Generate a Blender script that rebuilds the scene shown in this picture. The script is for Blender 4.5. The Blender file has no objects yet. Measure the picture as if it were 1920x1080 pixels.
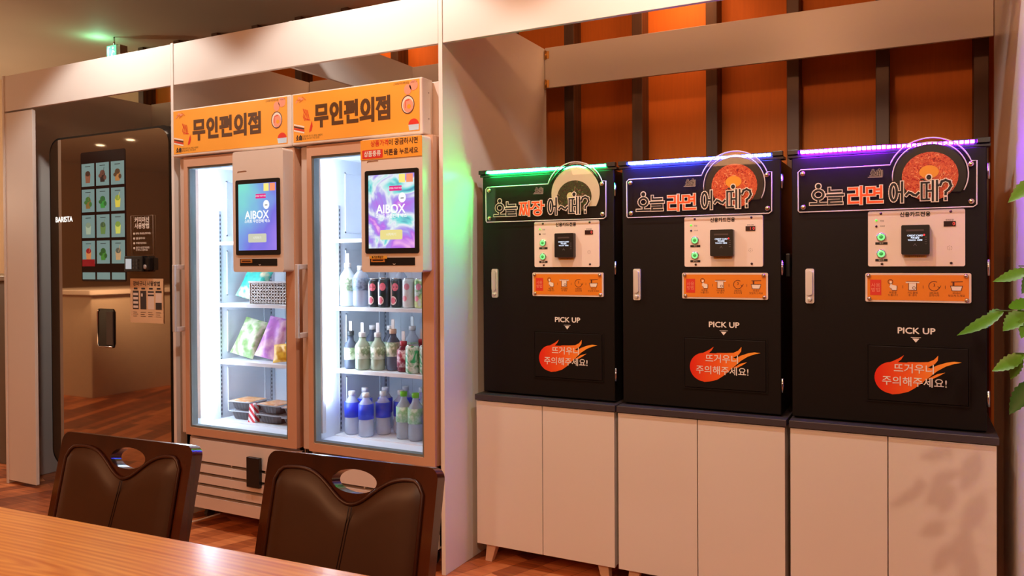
import bpy, bmesh, math, random
from mathutils import Vector, Matrix, Euler
random.seed(7)
SC = bpy.context.scene
COL = SC.collection

# ------------------------------------------------------------------ camera
cam_d = bpy.data.cameras.new('camera'); cam = bpy.data.objects.new('camera', cam_d); COL.objects.link(cam)
cam_d.sensor_width = 36.0; cam_d.lens = 1462.85 / 1920 * 36; cam_d.shift_y = (502.82 - 540) / 1920
cam_d.clip_start = 0.02
def view_rows(yaw, pitch, roll):
    A = Matrix(((math.cos(yaw), math.sin(yaw), 0), (-math.sin(yaw), math.cos(yaw), 0), (0, 0, 1)))
    B = Matrix(((1, 0, 0), (0, 0, -1), (0, 1, 0)))
    P = Matrix(((1, 0, 0), (0, math.cos(pitch), math.sin(pitch)), (0, -math.sin(pitch), math.cos(pitch))))
    Q = Matrix(((math.cos(roll), -math.sin(roll), 0), (math.sin(roll), math.cos(roll), 0), (0, 0, 1)))
    return Q @ P @ B @ A
_m = view_rows(.476115, -.00914747, -.00594815)
_r = Matrix((_m[0], -_m[1], -_m[2])).transposed().to_4x4()
cam.matrix_world = Matrix.Translation((0, 0, 1.2)) @ _r
SC.camera = cam
SC.view_settings.view_transform = 'Standard'
try: SC.view_settings.look = 'None'
except Exception: pass
SC.view_settings.gamma = 1.0
SC.view_settings.use_curve_mapping = False
SC.view_settings.exposure = 0.03

# ------------------------------------------------------------------ world and lights
w = bpy.data.worlds.new('world'); SC.world = w; w.use_nodes = True
w.node_tree.nodes['Background'].inputs[0].default_value = (1.0, .62, .38, 1)
w.node_tree.nodes['Background'].inputs[1].default_value = .15

def light(name, kind, loc, power, color, target=None, size=.5, size_y=None, angle=100, blend=.3):
    d = bpy.data.lights.new(name, kind); d.energy = power; d.color = color
    if kind == 'AREA':
        d.size = size
        if size_y: d.shape = 'RECTANGLE'; d.size_y = size_y
    elif kind == 'SPOT':
        d.spot_size = math.radians(angle); d.spot_blend = blend; d.shadow_soft_size = size
    else: d.shadow_soft_size = size
    o = bpy.data.objects.new(name, d); COL.objects.link(o); o.location = loc
    if target is not None:
        o.rotation_euler = (Vector(target) - Vector(loc)).to_track_quat('-Z', 'Y').to_euler()
    return o
WARM = (1.0, .47, .22); NEUTRAL = (1.0, .93, .86)
light('ceiling_wash', 'AREA', (-1.6, -.9, 2.6), 82, WARM, (-1.6, 1.2, .6), 2.6, 1.6)
light('lounge_fill', 'POINT', (-6.5, 2.25, 1.7), 60, (1.0, .74, .52), size=.12)  # fill light without a fitting, added to lift the ceiling at the left
light('reflection_fill', 'SPOT', (-5.9, .9, 1.5), 130, (1.0, .74, .52), (-10.5, -2.6, 1.7), .1, angle=140, blend=.6)  # unseen spot added to brighten the room mirrored in the coffee machine glass
light('lounge_fill', 'POINT', (-9.2, 1.9, 1.8), 70, (1.0, .74, .52), size=.12)  # second added fill, no fitting, for the far left of the room
for x in (-3.35, -1.95, -.55):
    light('downlight', 'SPOT', (x, 1.98, 2.64), 45, NEUTRAL, (x, 2.45, .4), .04, angle=112, blend=.3)
light('downlight', 'SPOT', (-.6, 1.1, 2.63), 50, WARM, (-.6, 3.2, 1.9), .06, angle=110, blend=.6)  # extra warm spot added to brighten the back rail, no fitting there
light('plant_spot', 'SPOT', (.45, -.7, 2.62), 100, (1.0, .70, .48), (-.10, 2.7, .45), .03, angle=46, blend=.25)
light('wall_wash', 'SPOT', (-.9, 3.50, 2.64), 24, WARM, (-1.2, 3.7, 1.6), .15, angle=150, blend=.9)
light('wall_wash', 'SPOT', (-2.6, 3.54, 2.64), 18, WARM, (-2.6, 3.7, 1.9), .15, angle=150, blend=.9)

# ------------------------------------------------------------------ materials
def lin(c):
    return tuple((v / 255 / 12.92 if v / 255 <= .04045 else ((v / 255 + .055) / 1.055) ** 2.4) for v in c) + (1,)
MATS = {}
def M(name, rgb, rough=.5, metal=0., spec=.5, emit=None, es=0., noise=0., nscale=20., bump=0., coat=0., alpha=1., stretch=(1, 1, 1)):
    if name in MATS: return MATS[name]
    m = bpy.data.materials.new(name); m.use_nodes = True; nt = m.node_tree; b = nt.nodes['Principled BSDF']
    c = lin(rgb); b.inputs['Base Color'].default_value = c
    b.inputs['Roughness'].default_value = rough; b.inputs['Metallic'].default_value = metal
    b.inputs['Specular IOR Level'].default_value = spec; b.inputs['Coat Weight'].default_value = coat
    b.inputs['Coat Roughness'].default_value = .08
    b.inputs['Alpha'].default_value = alpha
    if emit: b.inputs['Emission Color'].default_value = lin(emit); b.inputs['Emission Strength'].default_value = es
    tc = nt.nodes.new('ShaderNodeTexCoord'); mp = nt.nodes.new('ShaderNodeMapping'); mp.inputs['Scale'].default_value = stretch
    nz = nt.nodes.new('ShaderNodeTexNoise'); nz.inputs['Scale'].default_value = nscale; nz.inputs['Detail'].default_value = 4
    nt.links.new(tc.outputs['Object'], mp.inputs[0]); nt.links.new(mp.outputs[0], nz.inputs['Vector'])
    nv = max(noise, .02)
    mx = nt.nodes.new('ShaderNodeMix'); mx.data_type = 'RGBA'
    mx.inputs[6].default_value = tuple(v * (1 - nv) for v in c[:3]) + (1,)
    mx.inputs[7].default_value = tuple(min(1, v * (1 + nv)) for v in c[:3]) + (1,)
    nt.links.new(nz.outputs['Fac'], mx.inputs[0]); nt.links.new(mx.outputs[2], b.inputs['Base Color'])
    if bump:
        bp = nt.nodes.new('ShaderNodeBump'); bp.inputs['Strength'].default_value = bump; bp.inputs['Distance'].default_value = .002
        nt.links.new(nz.outputs['Fac'], bp.inputs['Height']); nt.links.new(bp.outputs[0], b.inputs['Normal'])
    MATS[name] = m; return m

def wood(name, c1, c2, rough=.35, scale=(1.2, 14, 14), coat=0., rings=6., dist=4.):
    if name in MATS: return MATS[name]
    m = bpy.data.materials.new(name); m.use_nodes = True; nt = m.node_tree; b = nt.nodes['Principled BSDF']
    tc = nt.nodes.new('ShaderNodeTexCoord'); mp = nt.nodes.new('ShaderNodeMapping'); mp.inputs['Scale'].default_value = scale
    nz = nt.nodes.new('ShaderNodeTexNoise'); nz.inputs['Scale'].default_value = 1.3; nz.inputs['Detail'].default_value = 6; nz.inputs['Distortion'].default_value = .6
    wv = nt.nodes.new('ShaderNodeTexWave'); wv.bands_direction = 'Y'; wv.inputs['Scale'].default_value = rings * .1; wv.inputs['Distortion'].default_value = dist
    wv.inputs['Detail'].default_value = 3; wv.inputs['Detail Scale'].default_value = .6
    mth = nt.nodes.new('ShaderNodeMath'); mth.operation = 'MULTIPLY_ADD'; mth.inputs[1].default_value = .45; mth.use_clamp = True
    cr = nt.nodes.new('ShaderNodeValToRGB'); cr.color_ramp.elements[0].color = lin(c1); cr.color_ramp.elements[1].color = lin(c2)
    cr.color_ramp.elements[0].position = .25; cr.color_ramp.elements[1].position = .85
    L = nt.links.new
    L(tc.outputs['Object'], mp.inputs[0]); L(mp.outputs[0], nz.inputs['Vector']); L(mp.outputs[0], wv.inputs['Vector'])
    L(wv.outputs['Fac'], mth.inputs[0]); L(nz.outputs['Fac'], mth.inputs[2]); L(mth.outputs[0], cr.inputs[0]); L(cr.outputs[0], b.inputs['Base Color'])
    b.inputs['Roughness'].default_value = rough; b.inputs['Coat Weight'].default_value = coat; b.inputs['Coat Roughness'].default_value = .12
    MATS[name] = m; return m

def floor_mat():
    m = bpy.data.materials.new('floor_planks'); m.use_nodes = True; nt = m.node_tree; b = nt.nodes['Principled BSDF']; L = nt.links.new
    tc = nt.nodes.new('ShaderNodeTexCoord'); mp = nt.nodes.new('ShaderNodeMapping'); mp.inputs['Rotation'].default_value = (0, 0, math.radians(-68))
    br = nt.nodes.new('ShaderNodeTexBrick'); br.inputs['Scale'].default_value = 1.0; br.inputs['Brick Width'].default_value = .52; br.inputs['Row Height'].default_value = .075
    br.inputs['Mortar Size'].default_value = .0012; br.inputs['Color1'].default_value = (0, 0, 0, 1); br.inputs['Color2'].default_value = (1, 1, 1, 1); br.inputs['Mortar'].default_value = (.0, .0, .0, 1)
    br.offset = .37
    cr = nt.nodes.new('ShaderNodeValToRGB'); e = cr.color_ramp.elements; e[0].color = lin((84, 38, 22)); e[1].color = lin((236, 150, 92))
    e.new(.35).color = lin((140, 70, 38)); e.new(.65).color = lin((200, 112, 62))
    mp2 = nt.nodes.new('ShaderNodeMapping'); mp2.inputs['Rotation'].default_value = (0, 0, math.radians(-68)); mp2.inputs['Scale'].default_value = (4, 60, 4)
    nz = nt.nodes.new('ShaderNodeTexNoise'); nz.inputs['Scale'].default_value = 1; nz.inputs['Detail'].default_value = 5
    ma = nt.nodes.new('ShaderNodeMath'); ma.operation = 'MULTIPLY_ADD'; ma.inputs[1].default_value = .75; ma.inputs[2].default_value = -.12
    mb = nt.nodes.new('ShaderNodeMath'); mb.operation = 'MULTIPLY_ADD'; mb.inputs[1].default_value = .62
    L(tc.outputs['Object'], mp.inputs[0]); L(mp.outputs[0], br.inputs['Vector']); L(tc.outputs['Object'], mp2.inputs[0]); L(mp2.outputs[0], nz.inputs['Vector'])
    L(nz.outputs['Fac'], ma.inputs[0]); L(br.outputs['Color'], mb.inputs[0]); L(ma.outputs[0], mb.inputs[2]); L(mb.outputs[0], cr.inputs[0])
    L(cr.outputs[0], b.inputs['Base Color']); b.inputs['Roughness'].default_value = .38
    return m

def glass(name, tint=(1, 1, 1), gloss=1.0, rough=.0, ior=1.5):
    if name in MATS: return MATS[name]
    m = bpy.data.materials.new(name); m.use_nodes = True; nt = m.node_tree; nt.nodes.remove(nt.nodes['Principled BSDF']); L = nt.links.new
    t = nt.nodes.new('ShaderNodeBsdfTransparent'); t.inputs[0].default_value = tuple(tint) + (1,)
    g = nt.nodes.new('ShaderNodeBsdfGlossy'); g.inputs['Roughness'].default_value = rough
    ge = nt.nodes.new('ShaderNodeNewGeometry'); dt = nt.nodes.new('ShaderNodeVectorMath'); dt.operation = 'DOT_PRODUCT'
    L(ge.outputs['Normal'], dt.inputs[0]); L(ge.outputs['Incoming'], dt.inputs[1])
    def mt(op, a, b=None):
        q = nt.nodes.new('ShaderNodeMath'); q.operation = op
        for i, v in enumerate((a, b)):
            if v is None: continue
            if isinstance(v, (int, float)): q.inputs[i].default_value = v
            else: L(v, q.inputs[i])
        return q.outputs[0]
    inv = mt('SUBTRACT', 1.0, mt('ABSOLUTE', dt.outputs['Value'])); sch = mt('ADD', mt('MULTIPLY', mt('POWER', inv, 5.0), .96), .04)
    mu = nt.nodes.new('ShaderNodeMath'); mu.operation = 'MULTIPLY'; mu.inputs[1].default_value = gloss
    mx = nt.nodes.new('ShaderNodeMixShader'); L(sch, mu.inputs[0]); L(mu.outputs[0], mx.inputs[0]); L(t.outputs[0], mx.inputs[1]); L(g.outputs[0], mx.inputs[2])
    L(mx.outputs[0], nt.nodes['Material Output'].inputs[0])
    MATS[name] = m; return m

def plastic(name, rgb, clear=.5, rough=.1):
    """clear moulded plastic or liquid: part transparent, part glossy body"""
    if name in MATS: return MATS[name]
    m = bpy.data.materials.new(name); m.use_nodes = True; nt = m.node_tree; b = nt.nodes['Principled BSDF']; L = nt.links.new
    b.inputs['Base Color'].default_value = lin(rgb); b.inputs['Roughness'].default_value = rough
    nz = nt.nodes.new('ShaderNodeTexNoise'); nz.inputs['Scale'].default_value = 60
    bp = nt.nodes.new('ShaderNodeBump'); bp.inputs['Strength'].default_value = .25; bp.inputs['Distance'].default_value = .002
    L(nz.outputs['Fac'], bp.inputs['Height']); L(bp.outputs[0], b.inputs['Normal'])
    t = nt.nodes.new('ShaderNodeBsdfTransparent'); c = lin(rgb); t.inputs[0].default_value = tuple(.45 + .55 * v for v in c[:3]) + (1,)
    mx = nt.nodes.new('ShaderNodeMixShader'); mx.inputs[0].default_value = 1 - clear
    L(t.outputs[0], mx.inputs[1]); L(b.outputs[0], mx.inputs[2]); L(mx.outputs[0], nt.nodes['Material Output'].inputs[0])
    MATS[name] = m; return m

def ramp_mat(name, cols, scale=5., emit=0., dist=0., rough=.4, stretch=(1, 1, 1), seed=0., vor=False, grad=None):
    """noise through a colour ramp: printed artwork, screens, food"""
    if name in MATS: return MATS[name]
    m = bpy.data.materials.new(name); m.use_nodes = True; nt = m.node_tree; b = nt.nodes['Principled BSDF']; L = nt.links.new
    tc = nt.nodes.new('ShaderNodeTexCoord'); mp = nt.nodes.new('ShaderNodeMapping'); mp.inputs['Scale'].default_value = stretch; mp.inputs['Location'].default_value = (seed, seed, seed)
    if vor:
        nz = nt.nodes.new('ShaderNodeTexVoronoi'); out = nz.outputs['Color']
    else:
        nz = nt.nodes.new('ShaderNodeTexNoise'); nz.inputs['Distortion'].default_value = dist; nz.inputs['Detail'].default_value = 3; out = nz.outputs['Fac']
    nz.inputs['Scale'].default_value = scale
    cr = nt.nodes.new('ShaderNodeValToRGB'); e = cr.color_ramp.elements
    n = len(cols)
    lo, hi = (.1, .9) if vor else (.3, .7)
    e[0].position = lo; e[0].color = lin(cols[0]); e[1].position = hi; e[1].color = lin(cols[-1])
    for i in range(1, n - 1): e.new(lo + (hi - lo) * i / (n - 1)).color = lin(cols[i])
    L(tc.outputs['Object'], mp.inputs[0]); L(mp.outputs[0], nz.inputs['Vector']); L(out, cr.inputs[0]); L(cr.outputs[0], b.inputs['Base Color'])
    b.inputs['Roughness'].default_value = rough
    if emit: L(cr.outputs[0], b.inputs['Emission Color']); b.inputs['Emission Strength'].default_value = emit; b.inputs['Base Color'].default_value = (0, 0, 0, 1); nt.links.remove(b.inputs['Base Color'].links[0])
    MATS[name] = m; return m

def E_(name, rgb, s): return M(name, (10, 10, 10), .4, emit=rgb, es=s)

LAM = M('white_laminate', (226, 218, 210), .32, noise=.02, nscale=3)
LAM2 = M('white_laminate_door', (222, 212, 202), .3, noise=.02, nscale=3)
BLACK = M('black_powder_coat', (25, 21, 19), .42, spec=.16, noise=.1, nscale=200, bump=.08)
BLK = M('black_plastic', (16, 15, 16), .35)
CHROME = M('chrome', (205, 200, 192), .18, 1.)
BRASS = M('brass', (200, 150, 80), .3, 1.)
OFFW = M('off_white_enamel', (222, 205, 190), .35, noise=.02)
WHITE = M('white_plastic', (235, 235, 235), .35)
TAN = M('beige_door_frame', (202, 156, 126), .35)
INK = M('black_ink', (22, 16, 14), .6)
BROWN = M('brown_ink', (88, 52, 14), .6)
CREAM = M('cream_print', (238, 222, 205), .5)
ORANGE = M('orange_print', (240, 160, 50), .5, noise=.03, nscale=3)
ORANGE2 = M('deep_orange_print', (226, 128, 22), .45)
RED = M('red_print', (215, 50, 32), .5)
REDOR = M('red_orange_print', (238, 86, 30), .5)
PINK = M('pink_print', (235, 150, 120), .5)
WINK = M('white_ink', (235, 228, 218), .5)

# ------------------------------------------------------------------ mesh helpers
class MB:
    def __init__(s): s.v = []; s.f = []; s.mi = []; s.sm = []
    def add(s, vs, fs, mi=0, sm=False):
        n = len(s.v); s.v += [tuple(v) for v in vs]
        for f in fs: s.f.append(tuple(n + i for i in f)); s.mi.append(mi); s.sm.append(sm)
        return s
    def box(s, x0, y0, z0, x1, y1, z1, mi=0):
        return s.add([(x0, y0, z0), (x1, y0, z0), (x1, y1, z0), (x0, y1, z0), (x0, y0, z1), (x1, y0, z1), (x1, y1, z1), (x0, y1, z1)],
                     [(3, 2, 1, 0), (4, 5, 6, 7), (0, 1, 5, 4), (1, 2, 6, 5), (2, 3, 7, 6), (3, 0, 4, 7)], mi)
    def prism(s, pts, y0, y1, mi=0, sm=False):          # outline in x,z extruded along y
        n = len(pts)
        s.add([(x, y0, z) for x, z in pts] + [(x, y1, z) for x, z in pts], [tuple(range(n)), tuple(reversed(range(n, 2 * n)))], mi)
        vs = [(x, y0, z) for x, z in pts] + [(x, y1, z) for x, z in pts]
        return s.add(vs, [(i, i + n, (i + 1) % n + n, (i + 1) % n) for i in range(n)], mi, sm)
    def flat(s, pts, y, mi=0):
        return s.add([(x, y, z) for x, z in pts], [tuple(range(len(pts)))], mi)
    def holed(s, outer, holes, y0, y1, mi=0):
        bm = bmesh.new(); es = []; loops = []
        for lp in [outer] + holes:
            vs = [bm.verts.new((x, y0, z)) for x, z in lp]; loops.append(vs)
            es += [bm.edges.new((vs[i], vs[(i + 1) % len(vs)])) for i in range(len(vs))]
        bmesh.ops.triangle_fill(bm, use_beauty=True, edges=es, normal=(0, -1, 0))
        bm.verts.index_update()
        vs = [v.co.copy() for v in bm.verts]; fs = [tuple(v.index for v in f.verts) for f in bm.faces]
        s.add(vs, fs, mi); s.add([(v[0], y1, v[2]) for v in vs], [tuple(reversed(f)) for f in fs], mi)
        bm.free()
        for lp in [outer] + holes:
            n = len(lp)
            s.add([(x, y0, z) for x, z in lp] + [(x, y1, z) for x, z in lp], [(i, i + n, (i + 1) % n + n, (i + 1) % n) for i in range(n)], mi, True)
        return s
    def lathe(s, cx, cy, prof, n=20, mi=0, sm=True):     # profile (r, z) about a vertical axis
        vs = []; fs = []
        for r, z in prof:
            for k in range(n):
                a = 2 * math.pi * k / n; vs.append((cx + r * math.cos(a), cy + r * math.sin(a), z))
        for j in range(len(prof) - 1):
            for k in range(n):
                fs.append((j * n + k, j * n + (k + 1) % n, (j + 1) * n + (k + 1) % n, (j + 1) * n + k))
        fs.append(tuple(reversed(range(n)))); fs.append(tuple(range((len(prof) - 1) * n, len(prof) * n)))
        return s.add(vs, fs, mi, sm)
    def knob(s, cx, y, cz, prof, n=18, mi=0):           # profile (r, outward) about an axis facing the viewer
        vs = []; fs = []
        for r, h in prof:
            for k in range(n):
                a = 2 * math.pi * k / n; vs.append((cx + r * math.cos(a), y - h, cz + r * math.sin(a)))
        for j in range(len(prof) - 1):
            for k in range(n):
                fs.append((j * n + k, j * n + (k + 1) % n, (j + 1) * n + (k + 1) % n, (j + 1) * n + k))
        fs.append(tuple(range((len(prof) - 1) * n, len(prof) * n)))
        return s.add(vs, fs, mi, True)
    def tube(s, pts, r, n=8, mi=0, closed=False):
        P = [Vector(p) for p in pts]; m = len(P); vs = []; fs = []
        rr = r if isinstance(r, (list, tuple)) else [r] * m
        up = None
        for i, p in enumerate(P):
            a = P[(i - 1) % m] if closed or i else P[i]; b = P[(i + 1) % m] if closed or i < m - 1 else P[i]
            t = (b - a).normalized()
            if up is None: up = Vector((0, 0, 1)) if abs(t.z) < .9 else Vector((0, 1, 0))
            x = t.cross(up).normalized(); y = x.cross(t).normalized(); up = y
            for k in range(n):
                an = 2 * math.pi * k / n; vs.append(p + x * rr[i] * math.cos(an) + y * rr[i] * math.sin(an))
        for i in range(m if closed else m - 1):
            j = (i + 1) % m
            for k in range(n): fs.append((i * n + k, i * n + (k + 1) % n, j * n + (k + 1) % n, j * n + k))
        if not closed: fs.append(tuple(reversed(range(n)))); fs.append(tuple(range((m - 1) * n, m * n)))
        return s.add(vs, fs, mi, True)
    def stroke(s, pts, wd, y, mi=0, closed=False):      # flat lettering stroke in the x,z plane
        P = list(pts) + ([pts[0]] if closed else [])
        for (x0, z0), (x1, z1) in zip(P[:-1], P[1:]):
            s.k = (getattr(s, 'k', 0) + 1) % 7; yk = y - s.k * 3e-5
            dx, dz = x1 - x0, z1 - z0; l = math.hypot(dx, dz) or 1; ux, uz = dx / l * wd / 2, dz / l * wd / 2
            x0_, z0_, x1_, z1_ = x0 - ux * .98, z0 - uz * .98, x1 + ux * .98, z1 + uz * .98
            s.add([(x0_ + uz, yk, z0_ - ux), (x1_ + uz, yk, z1_ - ux), (x1_ - uz, yk, z1_ + ux), (x0_ - uz, yk, z0_ + ux)], [(0, 1, 2, 3)], mi)
        return s
    def xf(s, mat):
        s.v = [tuple(mat @ Vector(v)) for v in s.v]; return s
    def build(s, name, mats, parent=None, bevel=0., kind=None, segs=2):
        me = bpy.data.meshes.new(name)
        o0 = origin(parent) if parent is not None else Vector((0, 0, 0))
        me.from_pydata([tuple(Vector(v) - o0) for v in s.v], [], s.f)
        if not isinstance(mats, (list, tuple)): mats = [mats]
        for m in mats: me.materials.append(m)
        for p, mi, sm in zip(me.polygons, s.mi, s.sm): p.material_index = mi; p.use_smooth = sm
        me.update()
        o = bpy.data.objects.new(name, me); COL.objects.link(o)
        if parent is not None: o.parent = parent; o['_o'] = list(o0)
        if bevel:
            bv = o.modifiers.new('bevel', 'BEVEL'); bv.width = bevel; bv.segments = segs; bv.limit_method = 'ANGLE'; bv.angle_limit = math.radians(40)
        if kind: o['kind'] = kind
        return o
ORIG = {}
def origin(o):
    while o is not None:
        if o.name in ORIG: return ORIG[o.name]
        o = o.parent
    return Vector((0, 0, 0))
def thing(name, label, cat, loc=(0, 0, 0), group=None):
    o = bpy.data.objects.new(name, None); COL.objects.link(o); o.empty_display_size = .05; o.location = loc
    o['label'] = label; o['category'] = cat
    if group: o['group'] = group
    ORIG[o.name] = Vector(loc); return o
def rrect(x0, z0, x1, z1, r, n=6):
    pts = []
    for cx, cz, a0 in ((x1 - r, z0 + r, -90), (x1 - r, z1 - r, 0), (x0 + r, z1 - r, 90), (x0 + r, z0 + r, 180)):
        for k in range(n + 1):
            a = math.radians(a0 + 90 * k / n); pts.append((cx + r * math.cos(a), cz + r * math.sin(a)))
    return pts
def circ(cx, cz, rx, rz=None, n=24, a0=0, a1=360):
    rz = rz or rx; m = n if a1 - a0 == 360 else n + 1
    return [(cx + rx * math.cos(math.radians(a0 + (a1 - a0) * k / n)), cz + rz * math.sin(math.radians(a0 + (a1 - a0) * k / n))) for k in range(m)]
def text(body, x, z, y, size, mat, parent, name='lettering', align='CENTER', offset=0., sx=1., bold=0):
    if '\n' in body:
        ls = [l for l in body.split('\n') if l]; o = None
        for i, l in enumerate(ls): o = text(l, x, z + (len(ls) - 1) * size * .5 - i * size, y, size, mat, parent, name, align, offset, sx, bold)
        return o
    c = bpy.data.curves.new('tmp', 'FONT'); c.body = body; c.size = size; c.align_x = align; c.align_y = 'CENTER'; c.offset = offset
    c.resolution_u = 3
    o = bpy.data.objects.new('tmp', c); COL.objects.link(o); bpy.context.view_layer.update()
    me = bpy.data.meshes.new_from_object(o.evaluated_get(bpy.context.evaluated_depsgraph_get()))
    mb = MB(); fs = [tuple(p.vertices) for p in me.polygons]
    for q, (dx, dz) in enumerate([(0, 0)] if not bold else [(-bold, 0), (bold, 0), (0, bold), (0, -bold)]):
        mb.add([(x + v.co.x * sx + dx, y - q * 4e-5, z + v.co.y + dz) for v in me.vertices], fs)
    bpy.data.objects.remove(o); bpy.data.curves.remove(c); bpy.data.meshes.remove(me)
    return mb.build(name, mat, parent)

# ---- bold hangul drawn as strokes in a unit box
def R(cx, cz, rx, rz): return ('c', circ(cx, cz, rx, rz, 20))
GL = {
 '무': [('c', [(.12, .94), (.88, .94), (.88, .58), (.12, .58)]), [(0.02, .36), (.98, .36)], [(.5, .36), (.5, .02)]],
 '인': [R(.32, .7, .25, .24), [(.86, .98), (.86, .34)], [(.22, .34), (.22, .07), (.95, .07)]],
 '편': [[(.02, .93), (.58, .93)], [(.17, .93), (.17, .52)], [(.43, .93), (.43, .52)], [(.0, .5), (.6, .53)], [(.88, .98), (.88, .38)], [(.62, .8), (.88, .8)], [(.62, .63), (.88, .63)], [(.2, .3), (.2, .07), (.92, .07)]],
 '의': [R(.34, .64, .27, .29), [(.0, .14), (.72, .17)], [(.93, .98), (.93, .02)]],
 '점': [[(.04, .94), (.58, .94)], [(.33, .9), (.05, .52)], [(.34, .75), (.58, .54)], [(.6, .74), (.9, .74)], [(.9, .98), (.9, .46)], ('c', [(.2, .33), (.9, .33), (.9, .06), (.2, .06)])],
 '오': [R(.5, .64, .32, .27), [(.5, .3), (.5, .08)], [(0.02, .07), (.98, .07)], R(.5, 1.17, .07, .07)],
 '늘': [[(.14, 1.0), (.14, .8), (.86, .8)], [(0, .58), (1, .58)], [(.12, .4), (.88, .4), (.88, .24), (.12, .24), (.12, .06), (.92, .06)]],
 '라': [[(.05, .93), (.55, .93), (.55, .52), (.05, .52), (.05, .07), (.62, .07)], [(.8, 1), (.8, 0)], [(.8, .5), (1.04, .5)]],
 '면': [('c', [(.05, .93), (.5, .93), (.5, .5), (.05, .5)]), [(.9, 1), (.9, .36)], [(.52, .82), (.9, .82)], [(.52, .6), (.9, .6)], [(.12, .3), (.12, .06), (.95, .06)]],
 '짜': [[(.0, .93), (.3, .93)], [(.16, .9), (.0, .1)], [(.17, .6), (.3, .1)], [(.36, .93), (.64, .93)], [(.5, .9), (.38, .1)], [(.52, .6), (.64, .1)], [(.82, 1), (.82, 0)], [(.82, .5), (1.04, .5)]],
 '장': [[(.05, .94), (.6, .94)], [(.33, .9), (.05, .52)], [(.34, .75), (.6, .54)], [(.82, 1), (.82, .44)], [(.82, .7), (1.02, .7)], R(.5, .2, .3, .17)],
 '어': [R(.28, .5, .22, .42), [(.5, .5), (.85, .5)], [(.86, 1), (.86, 0)]],
 '~': [[(0, .4), (.2, .55), (.4, .5), (.6, .4), (.8, .36), (1, .5)]],
 '떼': [[(.3, .93), (.05, .93), (.05, .07), (.3, .07)], [(.5, .93), (.36, .93), (.36, .07), (.5, .07)], [(.48, .5), (.72, .5)], [(.74, 1), (.74, 0)], [(1.0, 1), (1.0, 0)], R(.5, 1.2, .075, .065)],
 '?': [[(.08, .78), (.2, .95), (.5, 1.02), (.82, .93), (.92, .72), (.75, .54), (.52, .42), (.5, .3)], [(.5, .1), (.5, .04)]],
}
def hangul(mb, ch, x0, z0, x1, z1, wd, y, mi=0):
    for st in GL[ch]:
        cl = isinstance(st, tuple); pts = st[1] if cl else st
        mb.stroke([(x0 + (x1 - x0) * a, z0 + (z1 - z0) * b) for a, b in pts], wd, y, mi, cl)

# ------------------------------------------------------------------ the room
FLOOR = floor_mat()
MB().box(-11, -4, -.1, 3.2, 3.8, 0).build('floor', FLOOR, kind='structure')
MB().box(-11, -4, 2.68, 3.2, 3.8, 2.78).build('ceiling', M('ceiling_paint', (200, 192, 170), .7, noise=.06, nscale=2, bump=.3), kind='structure')
FAB = M('orange_wall_fabric', (205, 108, 16), .7, noise=.12, nscale=90, bump=.25, stretch=(1, 1, .06))
MB().box(-4.7, 3.70, 0, 3.2, 3.8, 2.68).build('wall_back', FAB, kind='structure')
BEIGE = M('beige_wall_paint', (176, 146, 112), .7, noise=.04)
MB().box(-11, 3.70, 0, -4.7, 3.8, 2.68).build('wall_back_left', BEIGE, kind='structure')
MB().box(-11.1, -4, 0, -11, 3.8, 2.68).build('wall_left', BEIGE, kind='structure')
MB().box(3.2, -4, 0, 3.3, 3.8, 2.68).build('wall_right', BEIGE, kind='structure')
MB().box(-11, -4.1, 0, 3.2, -4, 2.68).build('wall_front', BEIGE, kind='structure')
BAT = wood('dark_batten_wood', (42, 24, 14), (88, 58, 36), .5, (14, 14, 1.2))
for k in range(-10, 6):
    x = -1.557 + .3535 * (k)
    if x < -4.75: continue
    MB().box(x, 3.60, 0, x + .052, 3.70, 2.68).build('trim_%d' % (k + 11), BAT, kind='structure', bevel=.003)

# ------------------------------------------------------------------ white partition frame
FR = thing('partition_frame', 'long white laminate partition frame of upright panels and fascia boards around the machines', 'partition', (-2.0, 3.0, 0))
F0, F1 = 2.52, 3.46
for x0, x1 in ((-4.424, -4.406), (-3.088, -3.070), (-1.609, -1.591), (.268, .286)):
    MB().box(x0, F0 - .002, 0, x1, F1, 2.226).build('upright_panel', LAM, FR, bevel=.0015)
for x0, x1 in ((-4.405, -3.090), (-3.068, -1.611), (-1.589, .266)):
    MB().box(x0, F0, 2.03, x1, F0 + .018, 2.222).build('fascia_board', LAM, FR, bevel=.0015)
    r = MB().box(x0, F1 - .018, 2.036, x1, F1 - .001, 2.230).build('back_rail', LAM, FR, bevel=.0015)
    if x1 > 0:
        for z in (2.195, 2.055):
            h = MB(); h.box(x0 + .001, F1 - .024, z - .022, x0 + .006, F1 - .018, z + .022); h.box(x0 + .006, F1 - .021, z - .018, x0 + .022, F1 - .018, z + .018)
            h.tube([(x0 + .006, F1 - .024, z - .02), (x0 + .006, F1 - .024, z + .02)], .0035)
            h.build('hinge', BRASS, r)
MB().box(-2.361 - .018, F0 + .02, 2.034, -2.361, F1 - .019, 2.232).build('cross_rail', LAM, FR, bevel=.0015)
MB().box(-4.405, F0, .02, -4.158, F0 + .018, 2.02).build('filler_board', LAM, FR, bevel=.0015)

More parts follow.
